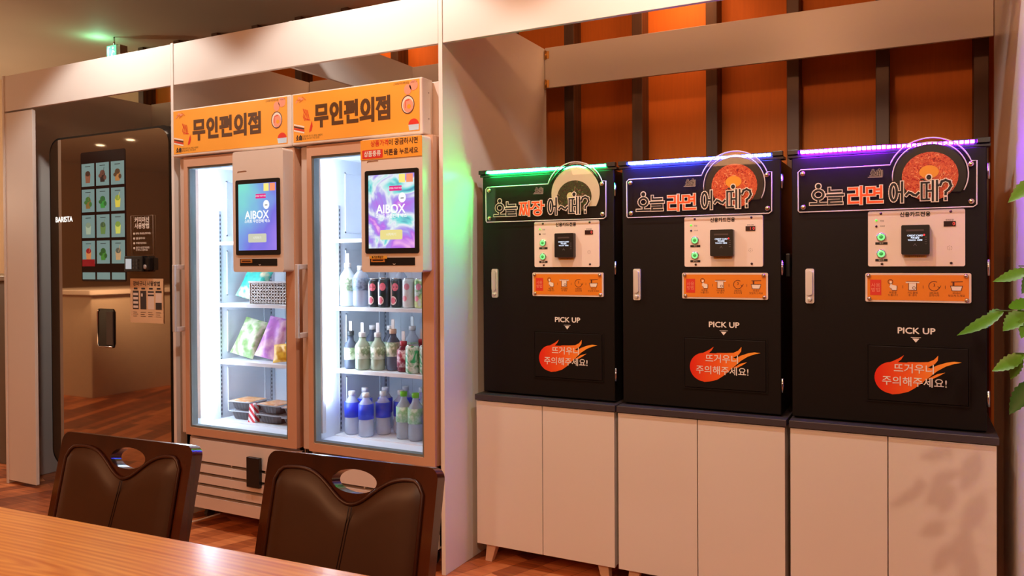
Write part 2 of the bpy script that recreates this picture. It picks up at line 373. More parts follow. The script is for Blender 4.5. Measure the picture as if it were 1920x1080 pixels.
# ------------------------------------------------------------------ storage cabinets
TOPM = M('charcoal_worktop', (62, 56, 60), .4, noise=.08, nscale=60)
PALE = M('pale_wood_leg', (214, 176, 146), .45)
def cabinet(x0, label):
    t = thing('storage_cabinet', label, 'cabinet', (x0 + .29, 2.9, 0), 'white cabinets under the noodle machines')
    x1 = x0 + .580; y0, y1 = 2.70, 3.12
    MB().box(x0 + .001, y0 + .018, .075, x1 - .001, y1, .645).build('body', LAM2, t, bevel=.001)
    MB().box(x0 - .003, y0 - .008, .6475, x1 + .006, y1 + .005, .671).build('worktop', TOPM, t, bevel=.002)
    xm = (x0 + x1) / 2
    for a, b in ((x0, xm - .0015), (xm + .0015, x1)):
        MB().box(a, y0, .073, b, y0 + .017, .644).build('door', LAM2, t, bevel=.001)
    for sx, cx in ((-1, x0 + .055), (1, x1 - .055)):
        for cy, sy in ((y0 + .04, -1), (y1 - .04, 1)):
            l = MB(); w1, w2 = .022, .015
            l.add([(cx - w1, cy - .02, .075), (cx + w1, cy - .02, .075), (cx + w1, cy + .02, .075), (cx - w1, cy + .02, .075),
                   (cx - w2 + sx * .014, cy - .013 + sy * .01, 0), (cx + w2 + sx * .014, cy - .013 + sy * .01, 0), (cx + w2 + sx * .014, cy + .013 + sy * .01, 0), (cx - w2 + sx * .014, cy + .013 + sy * .01, 0)],
                  [(0, 1, 2, 3), (7, 6, 5, 4), (0, 4, 5, 1), (1, 5, 6, 2), (2, 6, 7, 3), (3, 7, 4, 0)])
            l.build('leg', PALE, t, bevel=.002)
cabinet(-1.556, 'white two-door cabinet under the machine with green light, beside the white partition panel')
cabinet(-.961, 'white two-door cabinet in the middle, under the machine with blue light')
cabinet(-.364, 'white two-door cabinet at the right end, under the purple-lit machine, leaf shadows on its doors')

# ------------------------------------------------------------------ noodle machines
ACR = glass('clear_acrylic', (.97, .97, .97), 1.0, .02)
EDGE = {}
NOOD_R = ramp_mat('red_noodle_soup', [(150, 16, 8), (205, 30, 10), (235, 120, 70), (200, 40, 14), (245, 150, 90)], 95, rough=.4, dist=1.5)
NOOD_B = ramp_mat('black_bean_noodle', [(24, 16, 10), (70, 40, 24), (60, 90, 40), (30, 20, 16), (120, 90, 60)], 110, rough=.4, dist=1.2)
YOLK = M('egg_yolk', (240, 160, 40), .4)
EGGW = M('egg_white', (215, 215, 150), .4)
def machine(left, label, glow, ledc, lede, kind, num):
    """noodle cooking machine; u,h measured from the left foot of its door"""
    X = left; Y = 2.735; Z = .672
    t = thing('noodle_machine', label, 'vending machine', (X + .28, 3.0, Z), 'noodle vending machines')
    U = lambda u: X + u
    MB().box(X + .004, Y + .022, Z, X + .554, Y + .37, Z + .862).build('body', BLACK, t, bevel=.002)
    door = MB().box(X, Y, Z + .006, X + .556, Y + .02, Z + .864).build('door', BLACK, t, bevel=.003)
    # cap rail and led strip along the top
    rail = MB().box(X - .012, Y + .001, Z + .8645, X + .566, Y + .05, Z + .874).build('top_rail', BLK, t, bevel=.001)
    st = MB().box(X + .0, Y + .004, Z + .8745, X + .556, Y + .014, Z + .886); st.box(X + .02, Y - .022, Z + .8848, X + .288, Y + .004, Z + .8872)  # the front lip is added to stop diode light going up
    for a in (-.012, .530): st.box(X + a, Y - .012, Z + .8745, X + a + .034, Y + .009, Z + .890)
    st = st.build('light_strip', BLK, t, bevel=.001)
    lm = MB(); k = 0
    while .03 + k * .0142 < .525:
        u = .03 + k * .0142; k += 1
        if abs(u - .235) < .006: continue
        lm.box(U(u), Y - (.020 if u < .285 else .0065), Z + .8765, U(u + .0105), Y + .004, Z + .8845)
    MB().box(X + .002, Y - .007, Z + .8855, X + .554, Y + .012, Z + .8885).build('strip_light_shield', BLK, st)  # lid added above the diodes to keep their light off the back rail
    lm.build('diodes', E_('diode_' + glow, ledc, lede), st)
    # hinges on the right edge
    for h in (.79, .50, .105):
        b = MB(); b.box(X + .5565, Y + .002, Z + h - .024, X + .5595, Y + .022, Z + h + .024); b.tube([(X + .560, Y + .001, Z + h - .024), (X + .560, Y + .001, Z + h + .024)], .004)
        b.build('hinge', CHROME, door)
    # lock handle
    hd = MB(); hd.prism(rrect(U(.043), Z + .383, U(.070), Z + .497, .006), Y - .008, Y); hd.prism(rrect(U(.048), Z + .41, U(.065), Z + .49, .008), Y - .019, Y - .008)
    hd.knob(U(.0565), Y - .008, Z + .397, [(.007, 0), (.007, .008), (.005, .010)])
    hd = hd.build('handle', M('brushed_steel', (225, 222, 218), .4, .55), door, bevel=.0015)
    # ---- name plate: clear acrylic with an arch, white edges
    y = Y - .012; cx, cz = .4045, .783
    A0 = math.degrees(math.asin((.822 - cz) / .1165))
    arch = circ(cx, cz, .1165, None, 28, A0, 180 - A0)
    out = [(.026, .683), (.520, .683), (.529, .690), (.529, .822)] + arch + [(.030, .822), (.022, .815), (.022, .688)]
    out = [(U(a), Z + b) for a, b in out]
    pl = MB().prism(out, y, y + .004).build('name_plate', ACR, t)
    MB().tube([(a, y - .001, b) for a, b in out], .0021, 6, closed=True).build('plate_edge', M('frosted_edge', (225, 215, 215), .4), pl)
    bg = [(U(a), Z + b) for a, b in circ(cx, cz, .0985, None, 28, -32, 212)]
    if kind == 'black':
        MB().flat(bg, y + .0048).build('bowl_picture', M('cream_bowl', (226, 214, 180), .4), pl)
        MB().tube([(U(a), y + .002, Z + b) for a, b in circ(cx, cz, .106, None, 20, A0 + 4, 180 - A0 - 4)], .003, 6).build('ring', M('black_ring', (30, 24, 20), .4), pl)
        cA, cB = NOOD_B, .081
    else:
        MB().flat(bg, y + .0048).build('bowl_picture', M('dark_bowl', (26, 20, 20), .3), pl)
        MB().tube([(U(a), y - .0005, Z + b) for a, b in circ(cx, cz, .103, None, 28, -28, 186)], .0018, 6).build('ring', M('frosted_edge', (225, 215, 215), .4), pl)
        cA, cB = NOOD_R, .077
    MB().flat([(U(a), Z + b) for a, b in (circ(cx, cz - .002, cB, cB * .98, 30) if kind != 'black' else circ(cx - .004, cz - .014, .070, .062, 30))], y + .0042).build('noodles', cA, pl)
    if kind == 'black':
        MB().flat([(U(a), Z + b) for a, b in circ(cx - .020, cz - .012, .014, .016)], y + .0034).build('egg', EGGW, pl)
        e = MB()
        for i in range(110):
            a = random.uniform(0, 6.28); rr = random.uniform(.0, .066); p = (U(cx - .004 + rr * math.cos(a)), Z + cz - .014 + rr * math.sin(a) * .88); b = random.uniform(0, 3)
            e.stroke([p, (p[0] + .006 * math.cos(b), p[1] + .006 * math.sin(b))], .0026, y + .0041 - .00003 * (i % 5), i % 4)
        e.build('garnish', [M('bean_sauce', (60, 32, 20), .4), M('leek_green', (90, 130, 60), .5), M('noodle_brown', (150, 110, 80), .5), M('bean_dark', (22, 14, 12), .4)], pl)
    else:
        e = MB(); e.flat([(U(a), Z + b) for a, b in circ(cx - .002, cz + .012, .027, .020)], y + .0037, 0)
        for i in range(90):
            a = random.uniform(0, 6.28); rr = random.uniform(.028, .068); p = (U(cx + rr * math.cos(a)), Z + cz + rr * math.sin(a) * .95); b = random.uniform(0, 3)
            e.stroke([p, (p[0] + .006 * math.cos(b), p[1] + .006 * math.sin(b))], .0024, y + .0041 - .00003 * (i % 5), 1 if i % 3 == 0 else 2)
        for i in range(7): a = random.uniform(0, 6.28); e.flat([(U(p), Z + q_) for p, q_ in circ(cx - .02 + .006 * math.cos(a), cz - .016 + .006 * math.sin(a), .004, .003, 6)], y + .0034 - i * .00003, 3)
        e.build('egg', [YOLK, M('noodle_pale', (240, 165, 110), .5), M('noodle_orange', (236, 110, 56), .5), M('seaweed', (40, 34, 20), .5)], pl)
    word = [('오', .060, .108), ('늘', .111, .158), ('짜' if kind == 'black' else '라', .174, .221), ('장' if kind == 'black' else '면', .226, .274),
            ('어', .293, .334), ('~', .340, .374), ('떼', .380, .424), ('?', .430, .464)]
    tb, tf, to = MB(), MB(), MB()
    for ch, a, b in word:
        z0, z1 = (.705, .757) if ch not in '어떼?' else (.706, .766)
        hot = ch in '라면짜장'
        wd = .0068 if ch != '떼' else .0058
        hangul(tb, ch, U(a), Z + z0, U(b), Z + z1, wd + .0048, y - .0008)
        hangul(to if hot else tf, ch, U(a), Z + z0, U(b), Z + z1, wd, y - .0013)
    tb.build('letter_outline', CREAM, pl); tf.build('lettering', INK, pl); to.build('lettering', M('vivid_orange_print', (246, 92, 30), .5), pl)
    lg = MB()
    for k_, ch in enumerate('오떼'):
        hangul(lg, ch, U(.238 + k_ * .018), Z + .790, U(.254 + k_ * .018), Z + .806, .0045, y - .0006, 1); hangul(lg, ch, U(.238 + k_ * .018), Z + .790, U(.254 + k_ * .018), Z + .806, .002, y - .001, 0)
    lg.stroke([(U(.232), Z + .787), (U(.272), Z + .786)], .002, y - .0006, 1)
    lg.build('emblem', [INK, M('dim_cream', (170, 150, 140), .5)], pl)
    for a, b in ((.036, .809), (.038, .699), (.514, .812), (.515, .700)): MB().knob(U(a), y, Z + b, [(.0085, 0), (.0085, .003), (.006, .006), (.002, .007)]).build('screw', M('nickel', (225, 205, 170), .22, 1.), pl)
    # ---- card panel
    y = Y - .004
    cp = MB().prism(rrect(U(.231), Z + .504, U(.499), Z + .679, .006), y, Y).build('card_panel', M('panel_cream', (232, 214, 200), .4), t)
    text('신용카드전용', U(.364), Z + .665, y - .0008, .0155, INK, cp, bold=.0006)
    for a, b in ((.268, .671), (.461, .671), (.271, .512), (.462, .514)): MB().knob(U(a), y, Z + b, [(.004, 0), (.004, .002), (.0015, .0035)], 10).build('screw', M('dark_screw', (90, 70, 60), .3, 1.), cp)
    MB().knob(U(.255), y, Z + .650, [(.0035, 0), (.0035, .002), (.001, .003)], 10).build('indicator_lamp', E_('lamp_green', (110, 240, 60), 1.2), cp)
    MB().knob(U(.255), y, Z + .631, [(.0035, 0), (.0035, .002), (.001, .003)], 10).build('indicator_lamp', M('lamp_off', (60, 20, 14), .3), cp)
    text('전원\n', U(.266), Z + .6475, y - .0008, .006, INK, cp, align='LEFT'); text('조리중', U(.266), Z + .631, y - .0008, .005, INK, cp, align='LEFT')
    for zz, lb in ((.597, '라면' if kind != 'black' else '짜장'), (.544, '물버튼')):
        bt = MB().knob(U(.269), y, Z + zz, [(.0135, 0), (.0135, .005), (.011, .007)], 24).build('push_button', CHROME, cp)
        g = MB().knob(U(.269), y - .007, Z + zz, [(.0112, 0), (.0105, .001)], 24).build('glow_ring', E_('button_glow', (150, 255, 150), 1.0), bt)
        MB().knob(U(.269), y - .008, Z + zz, [(.0058, 0), (.0052, .001)], 20).build('button_cap', M('button_green', (60, 150, 70), .4, emit=(60, 190, 80), es=.35), bt)
        MB().prism([(U(.252), Z + zz - .024), (U(.287), Z + zz - .024), (U(.287), Z + zz - .0165), (U(.252), Z + zz - .0165)], y - .001, y).build('caption_label', INK, cp)
        text(lb, U(.2695), Z + zz - .0203, y - .0016, .0062, WINK, cp)
    rd = MB().prism(rrect(U(.326), Z + .541, U(.404), Z + .632, .004), y - .022, y).build('card_reader', BLK, cp, bevel=.002)
    sm = MB(); sm.box(U(.340), y - .0235, Z + .612, U(.388), y - .022, Z + .618); sm.build('card_slot', M('slot_grey', (70, 58, 56), .5), rd)
    text('CREDIT CARD', U(.364), Z + .599, y - .0228, .0068, E_('reader_text', (225, 235, 255), 1.3), rd, bold=.0002)
    text('카드삽입', U(.364), Z + .592, y - .0228, .0064, E_('reader_text', (225, 235, 255), 1.3), rd, bold=.0003)
    text('TOUCH  HERE', U(.364), Z + .5850, y - .0228, .0062, E_('reader_text', (225, 235, 255), 1.3), rd, bold=.0002)
    if kind != 'black': MB().knob(U(.389), y - .022, Z + .601, [(.0028, 0), (.001, .001)], 8).build('indicator_lamp', E_('lamp_red', (255, 40, 40), 2.), rd)
    m2 = MB(); m2.stroke([(U(.360), Z + .568), (U(.364), Z + .574), (U(.368), Z + .568)], .0014, y - .0225)
    for q in range(4): m2.stroke([(U(.391), Z + .594 - q * .007), (U(.396), Z + .594 - q * .007)], .0012, y - .0225)
    m2.build('marks', M('reader_mark', (110, 105, 110), .5), rd)
    yl = MB().prism([(U(.334), Z + .531), (U(.396), Z + .531), (U(.396), Z + .5385), (U(.334), Z + .5385)], y - .0006, y).build('yellow_strip', M('amber_strip', (224, 160, 50), .5), cp)
    text('신용카드전용투입구', U(.365), Z + .5345, y - .0012, .0062, INK, cp)
    text('판매수량', U(.458), Z + .6455, y - .0008, .006, INK, cp)
    cn = MB().prism([(U(.442), Z + .626), (U(.474), Z + .626), (U(.474), Z + .642), (U(.442), Z + .642)], y - .002, y).build('counter_display', M('counter_black', (40, 6, 6), .3), cp)
    text(num, U(.4725), Z + .6335, y - .0026, .014, E_('digit_red', (255, 70, 60), 1.4), cn, align='RIGHT')
    sp = MB()
    for q in range(8): sp.knob(U(.458 + .006 * math.cos(q * .785)), y, Z + .560 + .006 * math.sin(q * .785), [(.0011, .0002), (.0009, .0004)], 6)
    sp.knob(U(.458), y, Z + .560, [(.0011, .0002), (.0009, .0004)], 6)
    sp.build('speaker_holes', M('hole_brown', (120, 90, 75), .6), cp)
    # ---- orange instruction plate
    y = Y - .006
    ip = MB().prism(rrect(U(.223), Z + .392, U(.515), Z + .483, .005), y, Y - .001).build('instruction_plate', M('frosted_acrylic', (222, 200, 185), .3), t)
    MB().flat(rrect(U(.229), Z + .398, U(.509), Z + .477, .003), y - .0006).build('orange_print', ORANGE2, ip)
    yy = y - .0012
    MB().flat([(U(.237), Z + .413), (U(.269), Z + .413), (U(.269), Z + .462), (U(.237), Z + .462)], yy).build('red_square', RED, ip)
    text('사용\n방법', U(.253), Z + .4365, yy - .0005, .0145, PINK, ip)
    ic = MB(); dk = 0; wh = 1
    c0 = .302; ic.flat([(U(c0 + a), Z + .449 + b) for a, b in ((-.004, -.002), (.010, -.006), (.012, -.02), (-.004, -.02), (-.010, -.008))], yy, wh)
    ic.stroke([(U(c0 - .006), Z + .455), (U(c0 - .004), Z + .438)], .006, yy, wh); ic.stroke(circ(U(c0 - .007), Z + .456, .007, None, 12), .0016, yy - .0004, dk, True)
    ic.stroke([(U(c0 - .006), Z + .436), (U(c0 - .002), Z + .429), (U(c0 + .011), Z + .429), (U(c0 + .012), Z + .443)], .0016, yy - .0004, dk)
    c1 = .357; ic.stroke([(U(c1 - .017), Z + .454), (U(c1 + .017), Z + .454)], .004, yy, wh); ic.stroke([(U(c1 - .017), Z + .457), (U(c1 + .017), Z + .457)], .0015, yy - .0004, dk)
    ic.flat([(U(c1 - .010), Z + .451), (U(c1 - .010), Z + .430), (U(c1 + .010), Z + .430), (U(c1 + .010), Z + .451)], yy, wh)
    ic.stroke([(U(c1 - .011), Z + .452), (U(c1 - .011), Z + .430), (U(c1 + .011), Z + .430), (U(c1 + .011), Z + .452)], .0015, yy - .0004, dk)
    ic.stroke(circ(U(c1 + .004), Z + .437, .004, None, 10), .0015, yy - .0004, dk, True)
    c2 = .416; ic.stroke(circ(U(c2), Z + .443, .0145, None, 18, 60, 345), .0018, yy, dk); ic.stroke([(U(c2 + .010), Z + .442), (U(c2 + .0145), Z + .437), (U(c2 + .018), Z + .444)], .0016, yy, dk)
    c3 = .476; ic.flat([(U(c3 - .015), Z + .443), (U(c3 - .011), Z + .430), (U(c3 + .011), Z + .430), (U(c3 + .015), Z + .443)], yy, wh)
    ic.stroke([(U(c3 - .016), Z + .444), (U(c3 - .012), Z + .429), (U(c3 + .012), Z + .429), (U(c3 + .016), Z + .444)], .0016, yy - .0004, dk, True)
    ic.stroke([(U(c3 - .014), Z + .456), (U(c3 + .016), Z + .457)], .002, yy, dk); ic.stroke([(U(c3 - .008), Z + .455), (U(c3 - .008), Z + .446)], .005, yy, dk)
    for a in (.330, .386, .446): ic.stroke([(U(a), Z + .444), (U(a), Z + .436)], .0012, yy, dk)
    ic.build('pictograms', [M('sepia_ink', (90, 40, 10), .6), CREAM], ip)
    for c_, a, b in ((c0, '버튼을', '누릅니다'), (c1, '카드결제', '후 대기'), (c2, '3분30초', '조리시작'), (c3, '꺼내서', '맛있게 드세요')):
        text(a + '\n' + b, U(c_), Z + .4175, yy, .0078, M('sepia_ink', (90, 40, 10), .6), ip)
    text('3', U(c2), Z + .446, yy, .013, M('sepia_ink', (90, 40, 10), .6), ip); 
    for a, b in ((.233, .474), (.235, .402), (.501, .474), (.503, .401)): MB().knob(U(a), y - .0006, Z + b, [(.0065, 0), (.0065, .003), (.004, .006), (.001, .0065)]).build('screw', M('nickel', (225, 205, 170), .22, 1.), ip)
    # ---- pick-up hatch
    y = Y - .001
    text('PICK UP', U(.3665), Z + .302, y, .0265, WINK, door, sx=1.1, bold=.0007)
    tr = MB(); tr.flat([(U(.352), Z + .283), (U(.380), Z + .283), (U(.380), Z + .2815), (U(.352), Z + .2815)], y); tr.flat([(U(.356), Z + .279), (U(.376), Z + .279), (U(.366), Z + .2665)], y); tr.build('arrow_mark', WINK, door)
    ht = MB(); ht.holed([(U(.225), Z + .074), (U(.513), Z + .074), (U(.513), Z + .258), (U(.225), Z + .258)], [[(U(.229), Z + .078), (U(.509), Z + .078), (U(.509), Z + .254), (U(.229), Z + .254)]], Y - .003, Y)
    ht = ht.build('hatch_frame', BLACK, t)
    hp = MB().box(U(.231), Y - .0045, Z + .080, U(.507), Y, Z + .252).build('pick_up_hatch', BLACK, t, bevel=.0015)
    y = Y - .0052; fl = MB()
    body = [(.25, .152), (.252, .128), (.265, .112), (.285, .105), (.308, .106), (.33, .113), (.352, .126), (.375, .132), (.340, .137), (.372, .148), (.400, .170), (.425, .190), (.400, .178),
            (.395, .183), (.418, .194), (.450, .207), (.49, .213), (.455, .221), (.415, .209), (.398, .200), (.412, .210), (.426, .222), (.43, .234), (.41, .225), (.38, .218), (.34, .216), (.31, .210), (.325, .224), (.338, .231), (.308, .222), (.28, .205), (.262, .185)]
    fx = lambda a: .252 + (a - .25) * .99
    n = len(body)
    cuts = [body[:10] + body[28:], ]
    fm = bpy.data.materials.get('flame_print')
    if not fm:
        fm = bpy.data.materials.new('flame_print'); fm.use_nodes = True; nt = fm.node_tree; b = nt.nodes['Principled BSDF']
        tc = nt.nodes.new('ShaderNodeTexCoord'); sp_ = nt.nodes.new('ShaderNodeSeparateXYZ'); mr = nt.nodes.new('ShaderNodeMapRange'); mr.inputs[1].default_value = -.03; mr.inputs[2].default_value = .21
        cr = nt.nodes.new('ShaderNodeValToRGB'); e = cr.color_ramp.elements; e[0].color = lin((226, 40, 22)); e[1].color = lin((250, 170, 60)); e.new(.4).color = lin((240, 96, 34))
        nt.links.new(tc.outputs['Object'], sp_.inputs[0]); nt.links.new(sp_.outputs[0], mr.inputs[0]); nt.links.new(mr.outputs[0], cr.inputs[0]); nt.links.new(cr.outputs[0], b.inputs['Base Color'])
        b.inputs['Roughness'].default_value = .6
        b.inputs['Specular IOR Level'].default_value = .2
    P = lambda L_: [(U(a), Z + b) for a, b in L_]
    fl.flat(P([(.365, .126), (.345, .112), (.320, .104), (.300, .101)] + circ(.299, .153, .050, .050, 24, 262, 100)[::1] + [(.310, .203), (.345, .203), (.372, .198), (.405, .190), (.410, .182), (.398, .160), (.384, .142), (.372, .133)]), y)
    fl.flat(P([(.285, .199), (.300, .205), (.318, .215), (.333, .226), (.325, .212), (.312, .200), (.300, .190), (.285, .188)]), y - .0002)
    fl.flat(P([(.328, .198), (.345, .205), (.375, .206), (.400, .208), (.416, .216), (.427, .229), (.426, .214), (.418, .203), (.404, .194), (.385, .186), (.355, .185), (.33, .188)]), y - .0003)
    fl.flat(P([(.378, .166), (.400, .184), (.424, .199), (.450, .209), (.470, .213), (.490, .211), (.470, .206), (.448, .197), (.424, .181), (.402, .160), (.384, .146), (.366, .138)]), y - .0004)
    fl.flat(P([(.396, .154), (.410, .163), (.424, .172), (.446, .178), (.430, .167), (.415, .158)]), y - .0002)
    fo = fl.build('flame_emblem', fm, hp)
    text('뜨거우니', U(.361), Z + .183, y - .0008, .0315, WINK, hp, bold=.0003)
    text('주의해주세요!', U(.361), Z + .142, y - .0008, .0315, WINK, hp, bold=.0003)
    return t
G1 = machine(-1.541, 'black noodle machine with green light strip and black bean noodle picture', 'green', (30, 255, 110), 150, 'black', '0')
G2 = machine(-.953, 'black noodle machine with blue light strip, between the green-lit and the purple-lit ones', 'blue', (45, 60, 255), 260, 'red', '1 0')
G3 = machine(-.362, 'black noodle machine with purple light strip, next to the green plant', 'purple', (125, 25, 255), 240, 'red', '0')
MB().box(-.392, 2.80, 1.14, -.376, 2.86, 1.22).build('latch', BLK, G2, bevel=.003)

# ------------------------------------------------------------------ refrigerators
ENAM = M('fridge_enamel', (214, 196, 184), .35, noise=.02)
INT = M('fridge_liner', (232, 240, 250), .4)
GLS = glass('fridge_glass', (.97, .985, 1.0), .8)
def fridge(x0, x1, label, side, led_e, led_w):
    t = thing('display_refrigerator', label, 'refrigerator', ((x0 + x1) / 2, 2.8, 0), 'display refrigerators')
    yf, yb = 2.545, 3.13; b = MB()
    W = .035
    b.box(x0, yf, .09, x0 + W, yb, 1.685); b.box(x1 - W, yf, .09, x1, yb, 1.685); b.box(x0, yb - .045, .09, x1, yb, 1.70)
    b.box(x0, yf, .09, x1, yb, .435); b.box(x0, yf + .022, 1.66, x1, yb, 1.90)
    b.box(x0, yf - .022, .41, x0 + .052, yf, 1.685)
    b.build('body', ENAM, t, bevel=.004)
    li = MB(); a, c = x0 + W, x1 - W
    li.box(a, yf + .01, .436, a + .003, yb - .045, 1.66); li.box(c - .003, yf + .01, .436, c, yb - .045, 1.66); li.box(a, yb - .049, .436, c, yb - .045, 1.66)
    li.box(a, yf + .01, .435, c, yb - .045, .439); li.box(a, yf + .01, 1.655, c, yb - .045, 1.66)
    for z0, z1 in ((.47, .69), (.76, .97), (1.04, 1.26), (1.33, 1.6)):
        li.holed([(0, z0), (.26, z0), (.26, z1), (0, z1)], [[(.012, z0 + .012), (.248, z0 + .012), (.248, z1 - .012), (.012, z1 - .012)]], 0, .004) if False else None
        for (q0, q1, r0, r1) in ((2.76, 3.01, z0, z0 + .006), (2.76, 3.01, z1 - .006, z1), (2.76, 2.766, z0, z1), (3.004, 3.01, z0, z1)): li.box(a + .003, q0, r0, a + .007, q1, r1)
        pass
    for k in range(9): li.box(a + .05 + k * .065, yb - .051, .45, a + .075 + k * .065, yb - .049, 1.64)
    li.build('liner', INT, t)
    tr = MB()
    for yy in (2.712, 3.045):
        for xx in (a + .003, c - .006):
            tr.box(xx, yy, .45, xx + .003, yy + .014, 1.45)
            for k in range(48): tr.box(xx - .0006, yy + .004, .46 + k * .0205, xx + .0036, yy + .010, .471 + k * .0205, 1)
    tr.build('shelf_track', [M('track_steel', (190, 196, 204), .35, .6), M('slot_dark', (70, 76, 84), .5)], t)
    for z in (1.005, .732, .445, 1.30):
        s = MB(); s.box(a + .008, 2.675, z - .016, c - .008, 2.69, z); s.box(a + .008, 2.69, z - .006, c - .008, 3.05, z)
        s.build('shelf', M('shelf_white', (232, 238, 244), .35), t, bevel=.001)
    ls = MB().box(a + .003, 2.575, .47, a + .025, 2.60, 1.64).build('lamp_housing', WHITE, t, bevel=.002)
    lp = MB()
    if led_w: lp.box(a + .005, 2.601, .50, a + .040, 2.635, 1.62)
    else:
        for k in range(40): lp.box(a + .004, 2.601, .60 + k * .0255, a + .034, 2.63, .621 + k * .0255)
    lp.build('led_tube', E_('fridge_led_%s' % side, (222, 238, 255), led_e), ls)
    lt = MB().box(a + .04, 2.58, 1.645, c - .02, 2.61, 1.654).build('top_lamp', E_('fridge_top_%s' % side, (215, 232, 255), led_e * .5), t)
    # door
    dx0, dx1 = x0 + .052, x1 - .007; dz0, dz1 = .412, 1.683; gx0, gx1 = dx0 + .024, dx1 - .050; gz0, gz1 = .447, 1.640
    d = MB().holed([(dx0, dz0), (dx1, dz0), (dx1, dz1), (dx0, dz1)], [[(gx0, gz0), (gx1, gz0), (gx1, gz1), (gx0, gz1)]], 2.50, 2.542).build('door', TAN, t, bevel=.006, segs=3)
    gk = MB().holed([(gx0, gz0), (gx1, gz0), (gx1, gz1), (gx0, gz1)], [[(gx0 + .009, gz0 + .009), (gx1 - .009, gz0 + .009), (gx1 - .009, gz1 - .009), (gx0 + .009, gz1 - .009)]], 2.505, 2.538)
    gk.build('gasket', M('gasket_grey', (120, 130, 130), .4, .3), d)
    MB().box(gx0 + .006, 2.514, gz0 + .006, gx1 - .006, 2.518, gz1 - .006).build('glass_pane', GLS, d)
    h = MB(); hx = x0 + .033
    h.box(hx - .008, 2.452, .885, hx + .008, 2.464, 1.192)
    h.box(hx - .008, 2.464, 1.170, hx + .008, 2.524, 1.192); h.box(hx - .008, 2.464, .885, hx + .008, 2.524, .907)
    h.build('handle', M('brushed_steel', (225, 222, 218), .4, .55), d, bevel=.003)
    # lower grille, curved front: stack of bulging slats
    g = MB()
    def gy(z): return 2.50 - .020 * math.sin(max(0, min(1, (.40 - z) / .30)) * math.pi * .6)
    def slab(z0, z1, xa, xb):
        n = 14; vs = []
        for i in range(n + 1):
            u = i / n; x = xa + (xb - xa) * u
            e = min(1, min(u, 1 - u) * (xb - xa) / .05); rnd = (1 - e) ** 2 * .03
            for z in (z0, z1): vs += [(x, gy(z) + rnd, z), (x, 2.56, z)]
        fs = []
        for i in range(n):
            o = i * 4; p = o + 4
            fs += [(o, p, p + 2, o + 2), (o + 2, p + 2, p + 3, o + 3), (o + 1, p + 1, p, o), (o + 3, p + 3, p + 1, o + 1)]
        fs += [(0, 2, 3, 1), (n * 4, n * 4 + 1, n * 4 + 3, n * 4 + 2)]
        g.add(vs, fs)
    ga, gb = x0 + .045, x1 - .01
    slab(.303, .396, ga, gb)
    zs = [.303, .254, .206, .160]
    for i, z in enumerate(zs):
        z2 = zs[i + 1] if i < 3 else .092
        slab(z2, z - .014, ga, gb)
        for k in (1, 2.2, 3.4): g.box(ga + .09 * 1 + (k - 1) * .17 - .003, 2.50, z - .012, ga + .09 + (k - 1) * .17 + .003, 2.56, z + .001)
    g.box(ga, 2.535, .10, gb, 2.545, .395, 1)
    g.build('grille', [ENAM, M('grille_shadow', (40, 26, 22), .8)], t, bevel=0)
    for cx_, cy_ in ((x0 + .08, 2.60), (x1 - .08, 2.60), (x0 + .08, 3.06), (x1 - .08, 3.06)):
        c_ = MB(); c_.box(cx_ - .014, cy_ - .02, .05, cx_ + .014, cy_ + .02, .09)
        vs = circ(cy_ + .006, .024, .024, None, 16); 
        c_.add([(cx_ - .009, p, q) for p, q in vs] + [(cx_ + .009, p, q) for p, q in vs], [tuple(range(16)), tuple(reversed(range(16, 32)))] + [(i, i + 16, (i + 1) % 16 + 16, (i + 1) % 16) for i in range(16)], 1)
        c_.build('caster', [CHROME, M('caster_rubber', (60, 56, 54), .5)], t)
    return t, (dx0, dx1)
FL, _ = fridge(-3.036, -2.308, 'white glass-door refrigerator on the left, with bagged food and tray meals inside', 'left', 26, True)
FRR, _ = fridge(-2.300, -1.617, 'white glass-door refrigerator on the right, full of drink bottles and cans', 'right', 22, False)
MB().box(-2.575, 2.468, .228, -2.50, 2.485, .358).build('adapter_box', BLK, FL, bevel=.002)
MB().tube([(-2.99, 2.46, .004), (-2.94, 2.52, .012), (-2.88, 2.60, .03)], .004, 6).build('power_cord', WHITE, FL)

